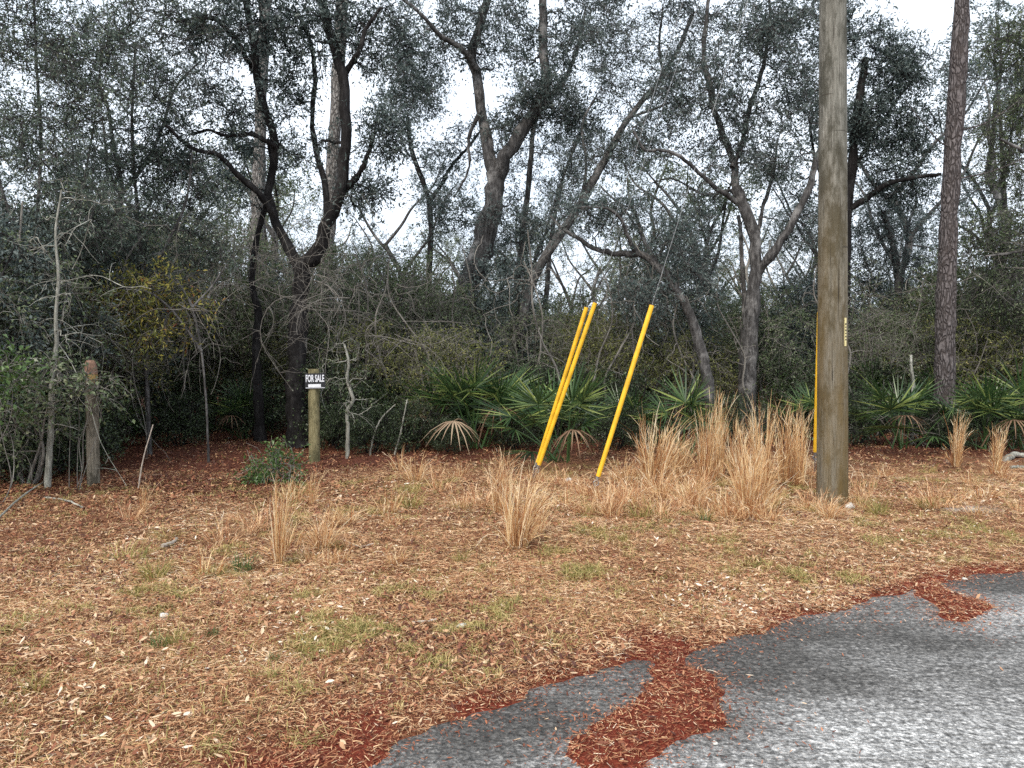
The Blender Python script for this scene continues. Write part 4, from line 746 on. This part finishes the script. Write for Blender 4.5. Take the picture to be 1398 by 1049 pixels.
# low straw mats, tufts too alike to tell apart
STL = 'low dry straw tuft among the dead grass of the verge'
ST = [clump_mesh('straw_tuft', 151, 70, .34, .75, .10, 'straw', 0, 1.2, .6, .0055), clump_mesh('straw_tuft', 152, 60, .3, .6, .08, 'broomsedge', 0, 1.0, .8, .0055), clump_mesh('straw_tuft', 153, 60, .26, .8, .12, 'green_blade', 0, 1.1, .5, .0055)]
for i in range(125):
    if i < 85: px, py = rng.uniform(540, 1115), rng.uniform(640, 722)
    elif i < 108: px, py = rng.uniform(150, 540), rng.uniform(680, 800)
    else: px, py = rng.uniform(1150, 1398), rng.uniform(640, 720)
    if i < 85 and px < 800 and rng.rand() < .45: px += 270
    o = link('straw_tuft', ST[rng.choice(3, p=[.42, .43, .15])]); o.location = tuple(on(px, py)); s = rng.uniform(.6, 1.2); o.scale = (s, s, s * rng.uniform(.7, 1.15)); o.rotation_euler = (0, 0, rng.uniform(0, 6.28)); tag(o, STL, 'straw tuft', 'low straw tufts on the verge')
for px, py, q in ((729, 662, .9), (740, 664, .7), (806, 688, .9), (820, 690, .8), (798, 686, .7), (1112, 655, .9), (1122, 700, .8), (1136, 708, .8)):
    o = link('straw_tuft', ST[rng.randint(2)]); o.location = tuple(on(px, py)); o.scale = (q, q, q); tag(o, STL, 'straw tuft', 'low straw tufts on the verge')
GT = [clump_mesh('green_tuft', 161, 90, .2, .7, .06, 'green_blade', 0, .9, .3, .005), clump_mesh('green_tuft', 162, 60, .16, .5, .05, 'bright_leaf', 0, .8, 0, .005)]
for k, px, py, s, lab in ((0, 212, 795, 1.1, 'spiky olive grass tuft in the left foreground'), (1, 332, 780, 1.1, 'fresh green grass tuft at the foot of the narrow bleached clump'), (0, 196, 815, .7, 'small olive tuft just below the spiky olive tuft'), (1, 218, 888, .75, 'small bright green tuft in the left foreground, below the olive tufts'), (0, 240, 886, .8, 'low green tuft touching the small bright one in the foreground'), (1, 290, 872, .55, 'tiny green sprig right of the foreground tufts'),
                          (0, 560, 696, 1.5, 'wide olive grass tuft in the middle of the clearing'), (0, 875, 716, 1.3, 'green-centred tuft left of the tall grass stand'), (1, 962, 722, .8, 'flat bright green weed patch before the tall grass stand'), (0, 50, 945, .7, 'dull green tuft at the lower left edge'), (1, 375, 905, .45, 'lone small green sprig in the foreground leaves'), (0, 630, 768, .7, 'yellow-green tuft below the broad tawny clump'), (0, 850, 750, .6, 'small olive tuft in the open ground before the tall grass'), (0, 1200, 704, 1.2, 'olive grass tuft right of the utility pole'), (0, 1265, 696, 1.1, 'olive-brown tuft on the bare ground below the pine')):
    o = link('green_tuft', GT[k]); o.location = tuple(on(px, py)); o.scale = (s, s, s); o.rotation_euler = (0, 0, rng.uniform(0, 6.28)); tag(o, lab, 'grass tuft')

# ------------------------------------------------------------------ utility pole, guys, posts, sign
def lathe(mb, prof, k=40, wob=0, seed=0, cap=True, ctr=None):
    rng = np.random.RandomState(seed); a = np.arange(k) * 2 * np.pi / k; V = []
    ph = rng.uniform(0, 6.28, 4)
    for r, z in prof:
        cx, cy = ctr(z) if ctr else (0, 0); rr = r * (1 + wob * (np.sin(3 * a + ph[0] + z * .7) * .5 + np.sin(7 * a + ph[1] + z * .4) * .3 + np.sin(17 * a + ph[2]) * .2)); V.append(np.stack([cx + rr * np.cos(a), cy + rr * np.sin(a), 0 * a + z], -1))
    V = np.concatenate(V); n = len(prof); i = np.arange(n - 1)[:, None] * k; j = np.arange(k)[None]; j1 = (j + 1) % k; mb.add(V, np.stack([i + j, i + j1, i + k + j1, i + k + j], -1).reshape(-1, 4))
    if cap: mb.add(V[-k:], np.arange(k)[None])
def box(mb, c, s):
    c = np.array(c); s = np.array(s) / 2; V = np.array([[x, y, z] for x in (-1, 1) for y in (-1, 1) for z in (-1, 1)]) * s + c
    mb.add(V, np.array([[0, 1, 3, 2], [4, 6, 7, 5], [0, 4, 5, 1], [2, 3, 7, 6], [0, 2, 6, 4], [1, 5, 7, 3]]))
pp = on(1136, 692); PW = 39.5 * .5 * pp[1] / FPX
pole = thing('utility_pole', pp, 'tall weathered round wooden utility pole beside the dry grass', 'utility pole'); pole.rotation_euler = (0, -.0143, 0)
mb = MB(); zs = np.concatenate([[-.3, 0, .15], np.linspace(.4, 11, 40)]); lathe(mb, [(PW * (1.04 - .034 * z + (.05 if z < .1 else 0)), z) for z in zs], 48, .018, 5); mb.build('shaft', M['pole_wood'], pole, smooth=True)
za = at(1150, 435, pp[1])[2]; zb = at(1150, 473, pp[1])[2]; aT = R(-58); rT = PW * (1.04 - .034 * (za + zb) / 2) + .004
tagm = MB(); box(tagm, (0, 0, 0), (.028, .004, za - zb)); tg = tagm.build('number_tag', M['tag_yellow'], pole); tg.location = (rT * math.cos(aT), rT * math.sin(aT), (za + zb) / 2 - pp[2]); tg.rotation_euler = (0, 0, aT + R(90))
im = MB()
for k in range(6): box(im, (0, -.003, (za - zb) * (.28 - k * .11)), (.016, .003, .012 if k % 2 else .016))
im.build('tag_characters', M['tag_ink'], tg)

def guy(label, A, top, bot, rg=.0255):
    A = on(*A); best = None
    for h in np.arange(4.5, 10.8, .05):
        Q = np.array([pp[0], pp[1] + .12, h]); ts = np.linspace(0, 1, 1500); L_ = A + (Q - A) * ts[:, None]; pr = np.array([proj(p) for p in L_[::10]]); i = int(np.argmin(abs(pr[:, 1] - top[1]))) * 10; er = abs(pr[i // 10, 0] - top[0])
        if best is None or er < best[0]: ib = int(np.argmin(abs(pr[:, 1] - bot[1]))) * 10; best = (er, Q, L_[i], L_[ib])
    _, Q, Tp, Bt = best; d = nrm(Q - A); print('GUY', label[:20], best[0], Q, np.linalg.norm(Tp - Bt))
    r = thing('guy_wire', A, label, 'guy wire'); g = MB(); n = 14
    P = np.linspace(Bt, Tp, n); V, F = tubes(P[None], np.full((1, n), rg), 16); g.add(V, F); V, F = tubes(P[None], np.full((1, n), rg * .84), 16); g.add(V, F[:, ::-1])
    k = np.arange(16); k1 = (k + 1) % 16; base = g.n - 32 * n; 
    for e in (0, (n - 1) * 16): g.add(np.vstack([g.V[0][e:e + 16], g.V[1][e:e + 16]]), np.stack([k, k1, k1 + 16, k + 16], -1))
    g.build('guard', M['guard_yellow'], r, A, True)
    wm_ = MB(); P = np.linspace(Bt - d * .10, Q, 30); V, F = tubes(P[None], np.full((1, 30), .003), 6); wm_.add(V, F); wm_.build('wire', M['steel'], r, A, True)
    rd = MB(); P = np.linspace(A - d * .1, Bt - d * .08, 6); V, F = tubes(P[None], np.full((1, 6), .010), 8); rd.add(V, F)
    th = np.linspace(0, 6.283, 15); sx = nrm(np.cross(d, [0, 1, 0])); E = (Bt - d * .08) + (np.cos(th)[:, None] * d + np.sin(th)[:, None] * sx) * .028; V, F = tubes(E[None], np.full((1, 15), .009), 6); rd.add(V, F); rd.build('anchor_rod', M['steel'], r, A, True)
    cl = MB(); P = np.linspace(Bt - d * .05, Bt + d * .03, 3); V, F = tubes(P[None], np.full((1, 3), .02), 8); cl.add(V, F); cl.build('clamp', M['steel'], r, A, True)
guy('left-hand yellow guard of the close pair of leaning guy wires', (727, 657), (800, 416), (735, 634))
guy('right-hand yellow guard of the close pair, nearly touching its neighbour at the foot', (729, 658), (813, 417), (737, 634))
guy('lone leaning yellow guy-wire guard right of the close pair', (808, 684), (891, 420), (816, 654))
guy('upright orange-yellow guy-wire guard half hidden behind the utility pole', (1112, 648), (1117.5, 423), (1114.5, 614))

def post(px, py, top, wpx, label, mat):
    p = on(px, py); h = at(px, top, p[1])[2] - p[2]; r = wpx * .5 * p[1] / FPX; o = thing('wooden_post', p, label, 'wooden post'); mb = MB()
    lathe(mb, [(r * 1.03, -.2), (r * 1.02, .05)] + [(r * (1.01 - .02 * z), z) for z in np.linspace(.15, h - .02, 14)] + [(r * .93, h)], 32, .03, int(px)); mb.build('shaft', M[mat], o, smooth=True); return o, p, h, r
o, p, h, r = post(128, 669, 523, 16.2, 'round grey post with dull rust-brown top in the brush at the left', 'post_wood')
mb = MB(); lathe(mb, [(r * .99, h + .002), (r * 1.0, h + .02), (r * .98, h + .10)], 28, .02, 3); mb.build('band', M['yellow_band'], o, smooth=True)
mb = MB(); lathe(mb, [(r * .98, h + .102), (r * .95, h + .17), (r * .84, h + .23), (r * .62, h + .262), (r * .1, h + .268)], 28, .06, 4, ctr=lambda z: (-.012 * (z - h) / .3, 0)); mb.build('cap', M['rust_top'], o, smooth=True)
sp_, p, h, r = post(429.5, 632, 504, 15, 'mossy yellowish post carrying the for-sale sign', 'mossy_post_wood')
sc_ = at(432.5, 520, p[1]); sw, sh = 28 * p[1] / FPX, 20.5 * p[1] / FPX; yF = -r - .012
sg = thing('for_sale_sign', (sc_[0], p[1] + yF, sc_[2]), 'small black FOR SALE sign nailed to the mossy post', 'sign'); sg.rotation_euler = (0, R(-1), R(-3))
mb = MB(); box(mb, (0, 0, 0), (sw, .005, sh)); mb.build('panel', M['sign_black'], sg)
mb = MB(); box(mb, (-sw * .03, -.0045, -sh * .31), (sw * .62, .003, sh * .20)); box(mb, (0, -.0045, -sh * .455), (sw * .94, .003, sh * .035)); mb.build('write_in_strip', M['sign_white'], sg)
cu = bpy.data.curves.new('lettering', 'FONT'); cu.body = 'FOR SALE'; cu.size = 1; cu.align_x = 'CENTER'; cu.align_y = 'CENTER'; cu.extrude = .004; cu.offset = .022; cu.space_character = 1.02; cu.materials.append(M['sign_white'])
tx0 = link('text_source', cu); bpy.context.view_layer.update(); lm = bpy.data.meshes.new_from_object(tx0.evaluated_get(bpy.context.evaluated_depsgraph_get())); bpy.data.objects.remove(tx0)
lv = np.array([v.co for v in lm.vertices]); lo_, hi_ = lv.min(0), lv.max(0)
tx = link('lettering', lm, sg); tx.rotation_euler = (R(90), 0, 0); kx, ky = sw * .9 / (hi_[0] - lo_[0]), sh * .48 / (hi_[1] - lo_[1]); tx.scale = (kx, ky, 1); tx.location = (-kx * (lo_[0] + hi_[0]) / 2, -.006, sh * .17 - ky * (lo_[1] + hi_[1]) / 2)
mb = MB()
for s_ in (-.42, .42): V, F = tubes(np.array([[[s_ * sw, .0, sh * .42], [s_ * sw, -.008, sh * .42]]]), np.array([[.005, .005]]), 8); mb.add(V, F)
mb.build('nail', M['steel'], sg)

# ------------------------------------------------------------------ fallen wood and stones
def stick(pts, r0, r1, label, mat='dead_wood', cat='stick', name='fallen_stick', lift=.015):
    P = np.array([on(*q) for q in pts]); P[:, 2] += lift + r0 * .4; c = crom(P, 12); rng = np.random.RandomState(int(pts[0][0]) + 100); c += rng.normal(0, r0 * .25, c.shape); base = c[0].copy(); mb = MB(); V, F = tubes(c[None], np.linspace(r0, r1, 12)[None], 8); mb.add(V, F); k = len(V) - 8; mb.add(V[:8], np.arange(8)[None]); mb.add(V[-8:], np.arange(8)[None])
    o = mb.build(name, M[mat], None, base, True); o.location = tuple(base); return tag(o, label, cat)
stick([(222, 752), (233, 746), (242, 739)], .018, .012, 'short pale weathered stick lying in the left clearing')
stick([(-5, 722), (30, 690), (60, 668), (90, 640)], .010, .006, 'long pale stick leaning into the brush at the left edge', 'lichen_bark', lift=.05)
stick([(562, 854), (580, 853), (596, 851)], .008, .006, 'thin straw-coloured stick in the middle foreground')
stick([(1370, 632), (1388, 627), (1410, 628)], .05, .04, 'pale weathered log end at the right edge by the palmetto', 'lichen_bark', 'log', 'log')
stick([(1380, 642), (1395, 641), (1412, 643)], .022, .02, 'flat pale branch below the log at the right edge', 'lichen_bark')
stick([(470, 745), (490, 752), (510, 748)], .008, .005, 'thin grey twig right of the sprawling grass clump')
stick([(60, 685), (90, 692), (115, 700)], .012, .008, 'grey stick lying between the pale sapling and the left post', 'lichen_bark')
stick([(1085, 922), (1100, 917)], .004, .003, 'tiny twig lying on the asphalt')
def stone(px, py, s, label, mat='rock', seed=0, cat='stone'):
    rng = np.random.RandomState(seed); k, n = 14, 9; mb = MB(); a = np.arange(k) * 2 * np.pi / k; V = []
    for i in range(n):
        f = math.pi * i / (n - 1); V.append(np.stack([np.sin(f) * np.cos(a), np.sin(f) * np.sin(a) * .75, 0 * a - np.cos(f) * .5], -1))
    V = np.concatenate(V); V *= (1 + .18 * np.sin(V[:, :1] * 3.1 + seed) * np.cos(V[:, 1:2] * 4 + seed) + .08 * np.sin(V[:, 2:3] * 9 + V[:, :1] * 6)); i = np.arange(n - 1)[:, None] * k; j = np.arange(k)[None]; j1 = (j + 1) % k
    mb.add(V * s, np.stack([i + j, i + j1, i + k + j1, i + k + j], -1).reshape(-1, 4)); o = mb.build('stone', M[mat], smooth=True); p = on(px, py); o.location = (p[0], p[1], max(p[2], 0) + s * .3); o.rotation_euler = (0, 0, rng.uniform(0, 3)); return tag(o, label, cat)
stone(1160, 697, .07, 'white stone at the right foot of the utility pole', seed=1)
stone(776, 664, .06, 'pale stone between the paired guards and the single guard', seed=2)
stone(976, 1016, .014, 'small cream pebble on the asphalt below the mulch tongue', seed=3, cat='pebble')
stone(1317, 792, .02, 'small pale pebble on the road near the far mulch tongue', seed=4, cat='pebble')
stone(630, 860, .035, 'light grey stone half buried in the middle foreground litter', seed=5)
stone(224, 845, .03, 'chalky white stone in the left foreground', seed=6)
